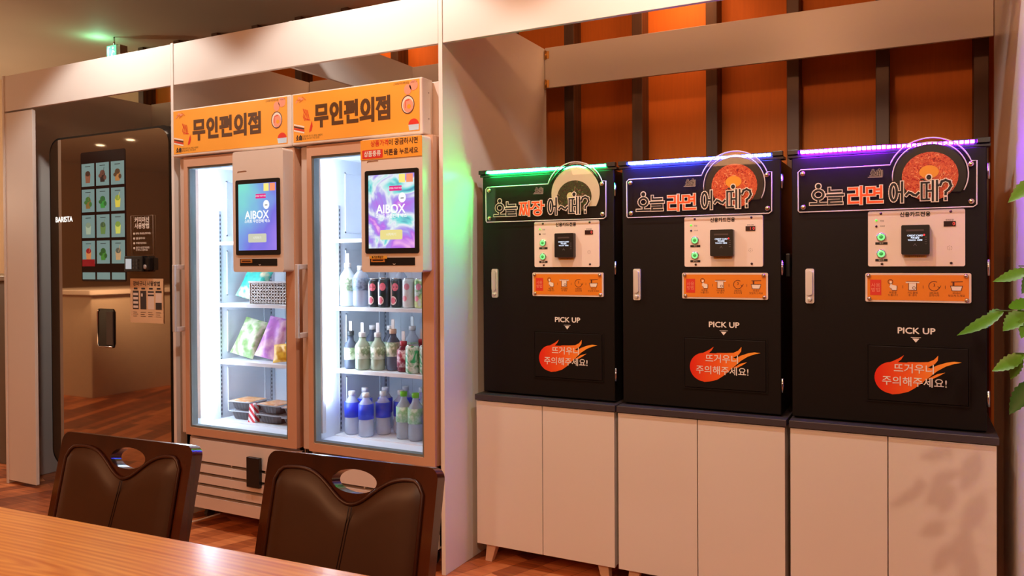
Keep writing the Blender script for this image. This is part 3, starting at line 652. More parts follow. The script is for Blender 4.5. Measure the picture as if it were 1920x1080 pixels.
def sign(t, x0, x1, endcap):
    z0, z1, y = 1.700, 1.900, 2.49
    s = MB().box(x0, y, z0 - .012, x1, y + .075, z1 + .004).build('sign_box', OFFW, t, bevel=.006, segs=3)
    a, b = x0 + .010, x1 - (.012 if endcap else .020); y -= .0008
    MB().flat([(a, z0), (b, z0), (b, z1 - .002), (a, z1 - .002)], y).build('sign_face', ORANGE, s)
    W = b - a; y -= .0008; lt = MB()
    for k, ch in enumerate('무인편의점'):
        cx0 = a + W * (.190 + k * .1235); hangul(lt, ch, cx0, z0 + .058, cx0 + W * .098, z0 + .145, .0155, y)
    lt.build('lettering', BROWN, s)
    d = MB(); X_ = lambda u: a + W * u; Z_ = lambda v: z0 + .2 * v
    # doodles: skewer, noodles, chilli, sandwich, egg bowl, rice balls, snack cup
    DM = [RED, CREAM, PINK, M('doodle_orange', (225, 120, 40), .5), M('doodle_dark', (90, 45, 40), .5), YOLK, M('cup_blue', (190, 210, 225), .5)]
    def dd(nm):
        d.build(nm, DM, s); return MB()
    for i in range(6): d.stroke([(X_(.025 + i * .011), Z_(.83 + .05 * (i % 3))), (X_(.05 + i * .011), Z_(.9 - .03 * (i % 2)))], .005, y, 2 + i % 2)
    d = dd('skewer_drawing')
    for i in range(5): d.stroke([(X_(.085 + i * .010), Z_(.68 - i * .01)), (X_(.095 + i * .010), Z_(.60 - i * .03)), (X_(.085 + i * .012), Z_(.52 - i * .02)), (X_(.1 + i * .011), Z_(.44))], .0028, y, 0)
    d = dd('noodle_drawing')
    d.flat([(X_(.135), Z_(.18)), (X_(.155), Z_(.21)), (X_(.165), Z_(.3)), (X_(.16), Z_(.42)), (X_(.148), Z_(.33)), (X_(.138), Z_(.24))], y, 0)
    d = dd('chilli_drawing')
    for v, m in ((.36, 1), (.32, 4), (.28, 0), (.24, 1)): d.stroke([(X_(.01), Z_(v + .01)), (X_(.09), Z_(v - .05))], .006, y, m)
    d = dd('sandwich_drawing')
    c_ = circ(X_(.915), Z_(.52), .031, .036, 24); d.flat(c_, y, 1); d.stroke(circ(X_(.915), Z_(.52), .029, .034, 24), .0035, y - .0003, 4, True)
    d.flat(circ(X_(.918), Z_(.5), .023, .027), y - .0003, 2); d.flat(circ(X_(.924), Z_(.48), .009), y - .0006, 5)
    d.stroke([(X_(.903), Z_(.60)), (X_(.925), Z_(.61))], .003, y - .0006, 0)
    d.stroke([(X_(.898), Z_(.60)), (X_(.898), Z_(.46))], .0022, y - .0006, 0)
    d = dd('bowl_drawing')
    d.flat(circ(X_(.915), Z_(.81), .017, .02), y, 2); d = dd('rice_ball_drawing'); d.flat(circ(X_(.958), Z_(.88), .02, .02), y, 2); d = dd('rice_ball_drawing')
    d.flat([(X_(.925), Z_(.02)), (X_(.993), Z_(.02)), (X_(.995), Z_(.13)), (X_(.918), Z_(.13))], y, 6); d.flat(circ(X_(.957), Z_(.13), .024, .022, 12, 0, 180), y - .0003, 0)
    d = dd('snack_cup_drawing')
    tt = MB()
    for k_, ch in enumerate('오떼'): hangul(tt, ch, X_(.025 + .026 * k_), Z_(.045), X_(.045 + .026 * k_), Z_(.12), .003, y)
    tt.build('emblem', INK, s)
    text('간편하게 한 끼, 매일 새롭게\n365일 24시간 무인 운영', X_(.075), Z_(.085), y, .0095, BROWN, s, align='LEFT')
    text('스마트무인편의점 · AIBOX', X_(.985), Z_(.94), y, .010, BROWN, s, align='RIGHT')
    if endcap:
        for v in (.25, .75):
            p = circ(y + .045, Z_(v), .003, None, 8); MB().add([(x1 + .0008, q, r) for q, r in p], [tuple(range(8))]).build('screw', M('dark_screw', (90, 70, 60), .3, 1.), s)
sign(FL, -3.045, -2.322, False); sign(FRR, -2.319, -1.664, True)

def aurora(name, cols, scale, dist, seed):
    return ramp_mat(name, cols, scale, emit=.95, dist=dist, seed=seed)
def violet_screen():
    m = bpy.data.materials.new('screen_violet'); m.use_nodes = True; nt = m.node_tree; b = nt.nodes['Principled BSDF']; L = nt.links.new
    tc = nt.nodes.new('ShaderNodeTexCoord'); sp = nt.nodes.new('ShaderNodeSeparateXYZ'); L(tc.outputs['Object'], sp.inputs[0])
    mx = nt.nodes.new('ShaderNodeMapRange'); mx.inputs[1].default_value = .10; mx.inputs[2].default_value = .34; L(sp.outputs[0], mx.inputs[0])
    mz = nt.nodes.new('ShaderNodeMapRange'); mz.inputs[1].default_value = 1.53; mz.inputs[2].default_value = 1.25; L(sp.outputs[2], mz.inputs[0])
    nz = nt.nodes.new('ShaderNodeTexNoise'); nz.inputs['Scale'].default_value = 7; L(tc.outputs['Object'], nz.inputs['Vector'])
    def ma(a, k, c):
        q = nt.nodes.new('ShaderNodeMath'); q.operation = 'MULTIPLY_ADD'; L(a, q.inputs[0]); q.inputs[1].default_value = k
        if isinstance(c, float): q.inputs[2].default_value = c
        else: L(c, q.inputs[2])
        return q.outputs[0]
    f = ma(mx.outputs[0], .55, ma(mz.outputs[0], .35, ma(nz.outputs['Fac'], .5, -.2)))
    cr = nt.nodes.new('ShaderNodeValToRGB'); e = cr.color_ramp.elements; e[0].position = .05; e[0].color = lin((130, 232, 215)); e[1].position = .9; e[1].color = lin((170, 135, 242))
    e.new(.35).color = lin((125, 180, 232)); e.new(.6).color = lin((122, 116, 230)); L(f, cr.inputs[0]); L(cr.outputs[0], b.inputs['Emission Color'])
    b.inputs['Base Color'].default_value = (0, 0, 0, 1); b.inputs['Emission Strength'].default_value = .95; b.inputs['Roughness'].default_value = .2
    return m
SCR1 = violet_screen()
SCR2 = aurora('screen_marble', [(60, 110, 170), (120, 225, 225), (235, 245, 250), (170, 150, 240), (190, 110, 235), (245, 180, 240)], 5.5, 1.6, 1.4)
def kiosk(t, x0, x1, scr, note, zoff=0.):
    y0, y1 = 2.44, 2.50; z0, z1 = 1.160, 1.675
    k = MB().prism(rrect(x0, z0, x1, z1, .012), y0, y1).build('kiosk', OFFW, t, bevel=.003)
    b = MB().prism(rrect(x0 + .020, 1.232, x1 - .016, 1.552, .008), y0 - .004, y0).build('bezel', BLK, k)
    y = y0 - .0048; sx0, sx1, sz0, sz1 = x0 + .038, x1 - .034, 1.252, 1.534
    MB().flat([(sx0, sz0), (sx1, sz0), (sx1, sz1), (sx0, sz1)], y).build('screen', scr, k)
    W = sx1 - sx0; WT = E_('screen_white', (255, 255, 255), 1.0); cx = (sx0 + sx1) / 2; y -= .0006
    text('AIBOX', cx - .002, 1.400, y, .047, WT, k, 'screen_text', bold=.0012, sx=.95)
    text('스마트 무인판매 박스', cx, 1.374, y, .0165, WT, k, 'screen_text', bold=.0004)
    def icon(nm, pts, m): MB().flat(pts, y).build(nm, m, k)
    icon('face_icon', circ(cx + .052, 1.443, .017, .019), WT)
    icon('start_button', rrect(cx - .052, 1.285, cx + .052, 1.322, .006), E_('button_cream', (215, 215, 190), .9) if not note else E_('button_yellow', (245, 230, 150), .9))
    icon('yellow_icon', [(sx1 - .070, sz1 - .034), (sx1 - .041, sz1 - .034), (sx1 - .041, sz1 - .002), (sx1 - .070, sz1 - .002)], E_('icon_yellow', (255, 235, 130), 1.))
    icon('coral_icon', [(sx1 - .036, sz1 - .034), (sx1 - .006, sz1 - .034), (sx1 - .006, sz1 - .002), (sx1 - .036, sz1 - .002)], E_('icon_coral', (250, 150, 110), 1.))
    icon('pink_banner', rrect(cx - .008, 1.470, cx + .050, 1.489, .003), E_('icon_pink', (225, 40, 130), 1.))
    MB().stroke([(cx + .046, 1.441), (cx + .058, 1.441)], .003, y - .0003).build('face_line', E_('icon_navy', (60, 70, 90), .6), k)
    text('상품을 꺼내주세요', cx + .021, 1.4795, y - .0005, .0078, WT, k, 'screen_text')
    text('시작하기', cx, 1.3035, y - .0005, .013, E_('soft_white', (245, 245, 235), 1.), k, 'screen_text')
    sl = MB().box(x0 + .040, y0 - .001, 1.186, x1 - .036, y0 + .002, 1.216).build('card_slot', BLK, k)
    o = MB().box(x0 + .047, y0 - .003, 1.199, x0 + .112, y0 - .001, 1.214).build('slot_frame', M('amber_slot', (190, 120, 50), .4), k)
    MB().box(x0 + .055, y0 - .0036, 1.204, x0 + .104, y0 - .003, 1.208).build('slot_opening', BLK, k)
    MB().stroke([(x0 + .15, 1.192), (x0 + .155, 1.189), (x0 + .16, 1.192)], .0018, y0 - .0015).build('slot_mark', WINK, k)
    gv = MB(); gv.tube([(x0 + .030, y0 + .0005, 1.585 - (.0)), (x0 + .032, y0 - .0005, 1.590), (x0 + .075, y0 - .0005, 1.591), (x0 + .082, y0 + .0005, 1.589)], .0016, 6)
    gv.build('groove', M('groove_brown', (150, 110, 90), .6), k)
    if note:
        n = MB().box(x0 - .001, y0 - .002, 1.596, x1 - .001, y0, 1.672).build('price_notice', ORANGE, k)
        y = y0 - .0026
        text('상품가격', x0 + .048, 1.655, y, .0255, RED, n, align='LEFT', sx=.92, bold=.0004); text('이 궁금하시면', x0 + .133, 1.6545, y, .0255, INK, n, align='LEFT', sx=.92, bold=.0004)
        MB().flat(rrect(x0 + .008, 1.600, x0 + .106, 1.633, .004), y).build('red_tag', RED, n)
        text('상품종류', x0 + .057, 1.6165, y - .0006, .024, WINK, n, sx=.92, bold=.0006); text('버튼을 누르세요', x0 + .112, 1.617, y, .0255, INK, n, align='LEFT', sx=.92, bold=.0004)
        q = MB().box(x0 + .040, y0 - .0046, 1.212, x0 + .124, y0 - .0036, 1.2235).build('card_notice', M('amber_strip', (224, 160, 50), .5), k)
        text('▶카드투입구', x0 + .08, 1.2178, y0 - .0052, .010, INK, k, bold=.0003)
kiosk(FL, -2.610, -2.322, SCR1, False); kiosk(FRR, -1.918, -1.632, SCR2, True)

# ------------------------------------------------------------------ drinks and food in the refrigerators
def bottle(x, y, z, label, cat, spec, group, tag=False, name='drink_bottle'):
    h, r, bodyc, clear, lab, capc, lz0, lz1, neck = spec; z += .001
    t = thing(name, label, cat, (x, y, z), group)
    sh = h * (1 - neck); b = MB()
    b.lathe(x, y, [(r * .8, z), (r, z + .006), (r, z + sh * .3), (r * .96, z + sh * .45), (r, z + sh * .6), (r, z + sh * .86), (r * .86, z + sh * .95), (r * .5, z + sh * 1.06), (.0125, z + h * .9), (.0125, z + h - .018)], 20)
    b.build('bottle_body', plastic(*bodyc[:2], clear=clear), t)
    c = MB().lathe(x, y, [(.0155, z + h - .020), (.0155, z + h - .002), (.013, z + h)], 16); c.build('cap', M('cap_%d_%d_%d' % capc, capc, .4), t)
    if lab: MB().lathe(x, y, [(r * 1.012, z + sh * lz0), (r * 1.015, z + sh * (lz0 + lz1) / 2), (r * 1.012, z + sh * lz1)], 20).build('label', lab, t)
    if tag: MB().box(x - .008, y - .0015, z + h, x + .008, y + .0015, z + h + .042).build('white_tag', WHITE, t, bevel=.001)
    return t
def can(x, y, z, label, side, group, r=.026, h=.115):
    z += .001
    t = thing('drink_can', label, 'can', (x, y, z), group)
    MB().lathe(x, y, [(r * .84, z), (r, z + .008), (r, z + h - .012), (r * .86, z + h - .003)], 22).build('can_body', side, t)
    if group.startswith(('peach', 'white cans')):
        def patch(name_, a0, z0_, ra, rz, mt, lift):
            p = circ(0, 0, ra, rz, 16); vs = [(x + (r + lift) * math.sin(math.radians(a0) + q / r), y - (r + lift) * math.cos(math.radians(a0) + q / r), z + z0_ + w_) for q, w_ in p]
            c0 = (x + (r + lift) * math.sin(math.radians(a0)), y - (r + lift) * math.cos(math.radians(a0)), z + z0_)
            MB().add(vs + [c0], [(16, k_, (k_ + 1) % 16) for k_ in range(16)]).build(name_, mt, t)
        PK = M('peach_pink', (238, 120, 140), .4, noise=.15); PW = M('peach_flesh', (246, 226, 222), .4)
        if group.startswith('peach'):
            patch('white_panel', -38, h * .48, .009, h * .40, PW, .0004)
            patch('peach_print', 18, h * .70, .014, .017, PK, .0007); patch('peach_slice_print', -4, h * .24, .016, .019, PW, .0007); patch('peach_slice_print', -4, h * .24, .011, .014, PK, .001)
        else: patch('fruit_print', 14, h * .72, .012, .014, M('berry_pink', (240, 150, 165), .4), .0007); patch('fruit_print', -8, h * .32, .011, .012, M('berry_pink', (240, 150, 165), .4), .0007)
    MB().lathe(x, y, [(r * .87, z + h - .003), (r * .87, z + h), (r * .80, z + h), (r * .80, z + h - .003)], 22).build('can_lid', CHROME, t)
    return t
CANP = ramp_mat('peach_can_wrap', [(20, 60, 40), (28, 70, 50), (30, 44, 60), (40, 60, 66), (36, 96, 60)], 30, rough=.3, dist=.6)
CANP2 = ramp_mat('white_can_wrap', [(230, 235, 232), (235, 238, 235), (225, 228, 222), (230, 235, 225)], 22, rough=.3, dist=.6, seed=4)
CANG = ramp_mat('green_can_print', [(30, 160, 90), (40, 175, 105), (230, 240, 232), (30, 150, 85)], 24, rough=.3, dist=.8, seed=2)
CANL = ramp_mat('lemon_can_print', [(230, 236, 230), (220, 232, 150), (120, 180, 110), (232, 238, 235)], 24, rough=.3, seed=7)
LBLUE = ramp_mat('blue_label', [(30, 60, 210), (36, 72, 225), (34, 66, 218), (40, 76, 228), (32, 66, 215)], 26, seed=1)
LSILV = ramp_mat('silver_label', [(70, 90, 120), (150, 170, 195), (60, 80, 110)], 40)
LTEA = ramp_mat('tea_label', [(205, 222, 196), (228, 236, 216), (120, 150, 110), (214, 226, 204)], 30)
LWG = ramp_mat('white_green_label', [(225, 238, 232), (130, 190, 140), (228, 240, 236)], 26)
LRED = ramp_mat('berry_label', [(120, 20, 50), (150, 40, 70), (220, 190, 200), (125, 22, 50)], 36)
WC = (235, 238, 240); GC = (110, 205, 40); DC = (60, 66, 70); PC = (235, 205, 180)
MILK = ('clear_pet_milky', (215, 232, 240)); CLR = ('clear_pet', (222, 234, 250)); DRK = ('dark_pet', (96, 108, 130)); TEA = ('green_tea_pet', (190, 204, 180)); BER = ('berry_pet', (120, 24, 50))
GT = 'bottles on the top shelf of the right refrigerator'; GM = 'bottles on the middle shelf of the right refrigerator'; GB = 'bottles on the bottom shelf of the right refrigerator'
bottle(-2.216, 2.72, 1.005, 'milky white bottle at the left end of the upper drinks shelf', 'bottle', (.190, .035, MILK, .15, LTEA, WC, .45, .85, .22), GT, True)
bottle(-2.148, 2.725, 1.005, 'clear bottle with silver label, between the milky bottle and the first peach can', 'bottle', (.178, .036, CLR, .5, LSILV, WC, .5, .88, .2), GT)
can(-2.073, 2.72, 1.005, 'dark green peach-print can, first from the left on the upper drinks shelf', CANP, 'peach cans on the upper drinks shelf', .0245, .122)
can(-2.013, 2.712, 1.005, 'dark green peach-print can, second from the left, under the screen of the right refrigerator', CANP, 'peach cans on the upper drinks shelf', .0265, .126)
can(-1.958, 2.725, 1.005, 'dark green peach-print can, third from the left, beside the white can', CANP, 'peach cans on the upper drinks shelf', .0245, .124)
can(-1.892, 2.72, 1.005, 'white can with pink fruit print on the upper drinks shelf', CANP2, 'white cans on the upper drinks shelf', .0265, .124)
can(-1.834, 2.722, 1.005, 'white and yellow-green can at the right end of the upper drinks shelf', CANL, 'white cans on the upper drinks shelf', .0265, .124)
bottle(-2.003, 2.82, 1.005, 'clear bottle behind the peach cans on the upper drinks shelf', 'bottle', (.17, .03, CLR, .5, LWG, WC, .4, .8, .2), GT)
sp1 = (.165, .028, DRK, .25, LTEA, DC, .35, .8, .3)
bottle(-2.203, 2.72, .732, 'dark long-neck bottle at the left end of the middle drinks shelf', 'bottle', sp1, GM, True)
sp2 = (.162, .032, TEA, .3, LTEA, WC, .4, .85, .26)
bottle(-2.132, 2.712, .732, 'pale green bottle, front one of the two on the middle drinks shelf', 'bottle', sp2, GM, True)
bottle(-2.063, 2.73, .732, 'pale green bottle right of the front pale green one on the middle drinks shelf', 'bottle', sp2, GM, True)
bottle(-1.997, 2.75, .732, 'grey-green bottle with a peach-coloured cap on the middle drinks shelf', 'bottle', (.178, .031, DRK, .35, LTEA, PC, .45, .9, .24), GM, True)
for x, y, lb in ((-2.19, 2.86, 'dark bottle in the back row behind the dark long-neck bottle'), (-2.10, 2.87, 'dark bottle in the back row behind the pale green bottles'), (-2.00, 2.90, 'clear bottle in the back row behind the bottle with a peach-coloured cap'), (-1.90, 2.92, 'dark bottle in the back row behind the red bottles')):
    bottle(x, y, .732, lb, 'bottle', (.18, .03, DRK if 'dark' in lb else CLR, .35, LWG, WC, .4, .8, .25), GM, x > -2.05)
bottle(-1.932, 2.735, .732, 'dark red bottle nearest the pale bottles on the middle drinks shelf', 'bottle', (.130, .028, BER, .2, LRED, (170, 40, 60), .2, .9, .2), GM, True)
bottle(-1.882, 2.80, .732, 'dark red bottle in the middle of the three behind the green can', 'bottle', (.135, .027, BER, .2, LRED, (170, 40, 60), .2, .9, .2), GM, True)
bottle(-1.828, 2.82, .732, 'dark red bottle furthest right behind the green can', 'bottle', (.135, .027, BER, .2, LRED, (170, 40, 60), .2, .9, .2), GM, True)
can(-1.872, 2.715, .732, 'green and white soda can at the front of the middle drinks shelf', CANG, 'green cans', .030, .118)
can(-1.808, 2.722, .732, 'green and white soda can partly hidden by the door frame on the middle drinks shelf', CANG, 'green cans', .030, .118)
spB = (.188, .033, CLR, .55, LBLUE, WC, .5, .93, .2)
for x, y, lb in ((-2.198, 2.72, 'blue-label sports bottle at the left end of the bottom shelf'), (-2.112, 2.708, 'blue-label sports bottle at the front of the bottom shelf, second from the left'),
                 (-2.070, 2.775, 'blue-label sports bottle just behind and right of the front one'), (-2.015, 2.83, 'blue-label sports bottle next to the green-capped bottles'),
                 (-2.205, 2.82, 'blue-label sports bottle in the second row at the left end'), (-2.13, 2.87, 'blue-label sports bottle in the back row, cap between two front bottles'),
                 (-2.06, 2.93, 'blue-label sports bottle in the back row, its cap highest of all'), (-1.97, 2.93, 'blue-label sports bottle in the back row behind the first green-capped bottle')):
    bottle(x, y, .445, lb, 'bottle', spB, GB)
spG = (.20, .033, ('soda_pet', (200, 218, 232)), .5, LWG, GC, .48, .9, .24)
bottle(-1.940, 2.745, .445, 'clear bottle with bright green cap, left one at the front of the bottom shelf', 'bottle', spG, GB)
bottle(-1.872, 2.735, .445, 'green-capped clear bottle, right one at the front of the bottom shelf', 'bottle', spG, GB)
bottle(-1.905, 2.86, .445, 'clear bottle with bright green cap, behind the two front green-capped ones', 'bottle', spG, GB)
bottle(-1.795, 2.725, .445, 'clear bottle half hidden by the door frame at the right end of the bottom shelf', 'bottle', (.17, .03, CLR, .4, LBLUE, WC, .5, .9, .22), GB)

def pouch(name, label, cat, cx, cy, cz, w_, h_, d_, mat, lean, rz, roll, group, mat2=None):
    t = thing(name, label, cat, (cx, cy, cz), group)
    n = 12; vs = []; fs = []
    for side in (-1, 1):
        for i in range(n + 1):
            for j in range(n + 1):
                u, v = i / n, j / n
                bulge = (max(0, math.sin(math.pi * u)) ** .5) * (max(0, math.sin(math.pi * v)) ** .45)
                wr = .006 * math.sin(9 * u + 5 * v) * bulge
                vs.append(((u - .5) * w_ * (1 - .06 * math.sin(math.pi * v)), side * (d_ / 2 * bulge + .0008) + wr, v * h_))
    m = (n + 1) ** 2
    for i in range(n):
        for j in range(n):
            a = i * (n + 1) + j; q = (a, a + n + 1, a + n + 2, a + 1); fs.append(q); fs.append(tuple(reversed([k + m for k in q])))
    mb = MB().add(vs, fs, 0, True)
    T = Matrix.Translation((cx, cy, cz)) @ Matrix.Rotation(rz, 4, 'Z') @ Matrix.Rotation(lean, 4, 'X') @ Matrix.Rotation(roll, 4, 'Y')
    mb.xf(T); zmin = min(v[2] for v in mb.v); mb.v = [(a, b, c + cz - zmin) for a, b, c in mb.v]
    mb.build('bag', mat, t)
    return t
TEALB = ramp_mat('teal_bag', [(20, 150, 135), (40, 175, 160), (35, 165, 150), (225, 200, 160), (45, 180, 165)], 11, seed=5)
GRNB = ramp_mat('green_bag', [(110, 155, 85), (130, 170, 100), (205, 205, 180), (120, 165, 95), (190, 180, 150)], 11, seed=2)
PURB = ramp_mat('lilac_bag', [(190, 110, 190), (175, 100, 185), (225, 185, 205), (185, 100, 180)], 11, seed=6)
YELB = ramp_mat('yellow_bag', [(225, 165, 20), (235, 190, 50), (205, 140, 10)], 25, seed=3)
GL_ = 'bags in the left refrigerator'
pouch('snack_bag', 'teal food bag leaning on the upper shelf of the left refrigerator, behind the white basket', 'bag', -2.895, 2.79, 1.007, .16, .165, .045, TEALB, math.radians(-24), .1, .22, GL_)
pouch('snack_bag', 'teal food bag with white corner sticking up behind the white basket', 'bag', -2.68, 2.93, 1.007, .20, .17, .04, TEALB, math.radians(-12), -.1, -.1, GL_)
pouch('snack_bag', 'pale green food bag on the middle shelf of the left refrigerator', 'bag', -2.905, 2.76, .734, .150, .190, .05, GRNB, math.radians(-24), .1, .20, GL_)
pouch('snack_bag', 'lilac and white food bag on the middle shelf of the left refrigerator', 'bag', -2.738, 2.755, .734, .155, .205, .05, PURB, math.radians(-24), .05, .15, GL_)
pouch('snack_bag', 'small yellow bag in front of the lilac bag', 'bag', -2.590, 2.705, .734, .11, .085, .03, YELB, math.radians(-14), 0, -.12, GL_)
pouch('snack_bag', 'olive green food bag in the back of the middle shelf behind the lilac bag', 'bag', -2.66, 2.95, .734, .22, .235, .04, M('olive_bag', (150, 165, 120), .35, noise=.2), math.radians(-8), 0, 0, GL_)
# basket
bk = thing('wire_basket', 'white perforated plastic basket on the upper shelf of the left refrigerator', 'basket', (-2.64, 2.75, 1.006))
def perf(mb, x0, x1, z0, z1, y0, y1, nx, nz):
    dx, dz = (x1 - x0) / nx, (z1 - z0) / nz
    mb.box(x0, y0, z0, x1, y1, z0 + .006); mb.box(x0, y0, z1 - .006, x1, y1, z1)
    for i in range(nx + 1): mb.box(x0 + i * dx - (0 if i == 0 else dx * .3), y0, z0, x0 + i * dx + (0 if i == nx else dx * .3), y1, z1)
    for j in range(1, nz): mb.box(x0, y0, z0 + j * dz - dz * .28, x1, y1, z0 + j * dz + dz * .28)
b = MB(); perf(b, -2.775, -2.475, 1.008, 1.108, 2.695, 2.699, 17, 7); b.box(-2.775, 2.695, 1.0065, -2.475, 2.83, 1.010)
b.box(-2.779, 2.693, 1.006, -2.775, 2.83, 1.108); b.box(-2.475, 2.693, 1.006, -2.471, 2.83, 1.108); b.box(-2.775, 2.826, 1.008, -2.475, 2.83, 1.108)
b.build('basket_shell', WHITE, bk); MB().box(-2.781, 2.690, 1.105, -2.469, 2.694, 1.113).build('rim', WHITE, bk)
# tray meals
TRAY = M('black_tray', (48, 42, 44), .35); FILM = plastic('film_lid', (225, 232, 240), .45, .1)
LABO = ramp_mat('orange_meal_label', [(240, 120, 50), (250, 200, 150), (235, 150, 70), (248, 232, 210)], 18, seed=3)
def tray(x, y, z, label, rz, lab=True, w_=.155, d_=.125):
    t = thing('tray_meal', label, 'packed meal', (x, y, z), 'tray meals in the left refrigerator')
    T = Matrix.Translation((x, y, 0)) @ Matrix.Rotation(rz, 4, 'Z')
    n = 48; mb = MB(); rings = []
    for sx, zz in ((.76, 0), (.80, .004), (.96, .036), (1.04, .038)):
        for k in range(n):
            a = 2 * math.pi * k / n; c, s_ = math.cos(a), math.sin(a); e = (abs(c) ** 4 + abs(s_) ** 4) ** -.25
            rib = 1 + (.018 if k % 2 and .002 < zz < .037 else 0)
            rings.append((w_ / 2 * e * c * sx * rib, d_ / 2 * e * s_ * sx * rib, z + zz))
    fs = [(j * n + k, j * n + (k + 1) % n, (j + 1) * n + (k + 1) % n, (j + 1) * n + k) for j in range(3) for k in range(n)] + [tuple(reversed(range(n))), tuple(range(3 * n, 4 * n))]
    mb.add(rings, fs, 0, False).xf(T).build('tray', TRAY, t)
    ld = MB(); ld.prism(rrect(-w_ * .52, -d_ * .52, w_ * .52, d_ * .52, .02), 0, .004); ld.v = [(a, c, z + .0385 + b) for a, b, c in ld.v]; ld.xf(T).build('lid', FILM, t)
    if lab:
        q = MB(); q.box(-w_ * .40, -d_ * .50, z + .043, w_ * .40, d_ * .42, z + .0445); q.xf(T).build('label', LABO, t)
for x, y, k, rz, lb in ((-2.875, 2.78, 0, .1, 'lower black tray meal of the left stack'), (-2.875, 2.78, 1, .05, 'upper black tray meal of the left stack'),
                        (-2.68, 2.765, 0, 0, 'lower black tray meal of the middle stack'), (-2.68, 2.765, 1, -.08, 'upper black tray meal of the middle stack'),
                        (-2.515, 2.755, 0, .1, 'lower black tray meal of the stack beside the door frame'), (-2.515, 2.755, 1, .02, 'upper black tray meal of the stack beside the door frame')):
    tray(x, y, .4465 + k * .046, lb + ' in the left refrigerator', rz, k == 1)
pc = thing('snack_packet', 'red and white striped packet standing between the tray stacks', 'packet', (-2.778, 2.715, .446))
q = MB(); q.prism([(-2.802, .446), (-2.758, .446), (-2.764, .532), (-2.792, .532)], 2.700, 2.730)
st = M('striped_packet', (230, 230, 230), .4)
nt = st.node_tree; wv = nt.nodes.new('ShaderNodeTexWave'); wv.bands_direction = 'DIAGONAL'; wv.inputs['Scale'].default_value = 18; cr = nt.nodes.new('ShaderNodeValToRGB'); cr.color_ramp.interpolation = 'CONSTANT'
cr.color_ramp.elements[0].color = lin((215, 45, 60)); cr.color_ramp.elements[1].color = lin((240, 240, 240)); cr.color_ramp.elements[1].position = .5
tc = nt.nodes.new('ShaderNodeTexCoord'); nt.links.new(tc.outputs['Object'], wv.inputs['Vector']); nt.links.new(wv.outputs['Fac'], cr.inputs[0]); nt.links.new(cr.outputs[0], nt.nodes['Principled BSDF'].inputs['Base Color'])
q.build('packet', st, pc, bevel=.002)

# ------------------------------------------------------------------ coffee machine in the left bay
CM = thing('coffee_machine', 'tall dark coffee vending machine with mirror-like tinted glass front and drink menu', 'vending machine', (-3.66, 2.9, 0))
DKG = M('dark_brown_case', (52, 44, 38), .4)
MB().box(-4.135, 2.64, .10, -3.125, 3.30, 1.855).build('case', DKG, CM, bevel=.02, segs=3)
MB().box(-4.11, 2.67, 0, -3.15, 3.26, .10).build('plinth', M('plinth_dark', (34, 26, 22), .6), CM)
MB().prism(rrect(-4.150, .12, -3.172, 1.872, .085, 10), 2.606, 2.655).build('front_frame', BLK, CM, bevel=.003)
TINT = M('tinted_mirror_glass', (172, 150, 128), .03, .95)
dg = MB().prism(rrect(-4.132, .135, -3.205, 1.860, .080, 10), 2.598, 2.606).build('glass_front', TINT, CM)
dp = MB().prism(rrect(-3.872, 1.108, -3.520, 1.778, .012), 2.5965, 2.598).build('menu_display', M('display_dark', (34, 20, 20), .12), dg)
cols = [((120, 80, 60), (60, 40, 30)), ((40, 30, 28), (90, 60, 50)), ((150, 110, 60), (70, 50, 30)), ((120, 100, 50), (60, 110, 50)), ((50, 140, 60), (40, 100, 50)), ((190, 190, 70), (120, 150, 60)),
        ((150, 180, 160), (120, 150, 130)), ((90, 130, 70), (60, 90, 60)), ((180, 200, 90), (110, 150, 60)), ((190, 130, 80), (140, 20, 30)), ((60, 130, 50), (40, 90, 40)), ((170, 150, 110), (80, 90, 80))]
TILE = M('menu_card_face', (60, 70, 70), .3, emit=(150, 186, 180), es=.42)
for r_ in range(5):
    for c in range(3):
        x = -3.864 + c * .117; z = 1.600 - r_ * .1335; h = .118
        if r_ == 4: z, h = 1.118, .036
        if r_ == 4 and False: continue
        cd = MB().flat([(x, z), (x + .102, z), (x + .102, z + h), (x, z + h)], 2.5960).build('menu_card', TILE, dg)
        if r_ < 4:
            i = r_ * 3 + c; a, b2 = cols[i]; cup = MB(); cx = x + .051
            cup.flat([(cx - .017, z + .018), (cx + .017, z + .018), (cx + .022, z + .062), (cx - .022, z + .062)], 2.5955, 0)
            cup.flat(circ(cx, z + .066, .020, .014, 12), 2.5953, 1)
            if i % 2: cup.stroke([(cx + .004, z + .06), (cx + .014, z + .092)], .003, 2.5952, 0)
            if i in (1, 3, 4, 10, 2): cup.flat(circ(cx - .018, z + .05, .014, .01, 8), 2.5951, 1); cup.flat(circ(cx + .02, z + .04, .012, .013, 8), 2.5951, 1)
            cup.stroke([(cx - .02, z + .103), (cx + .02, z + .103)], .003, 2.5953, 2)
            cup.build('drink_picture', [M('drink_%d' % i, a, .5, emit=a, es=.45), M('garnish_%d' % i, b2, .5, emit=b2, es=.4), INK], cd)
            if i == 9: MB().flat([(x, z - .014), (x + .102, z - .014), (x + .102, z + .022), (x, z + .022)], 2.5949).build('red_caption', M('menu_red', (120, 14, 24), .4, emit=(130, 16, 26), es=.5), cd)
text('BARISTA', -4.018, 1.434, 2.5972, .040, E_('logo_white', (255, 250, 240), 1.6), dg, sx=.95, bold=.0006)
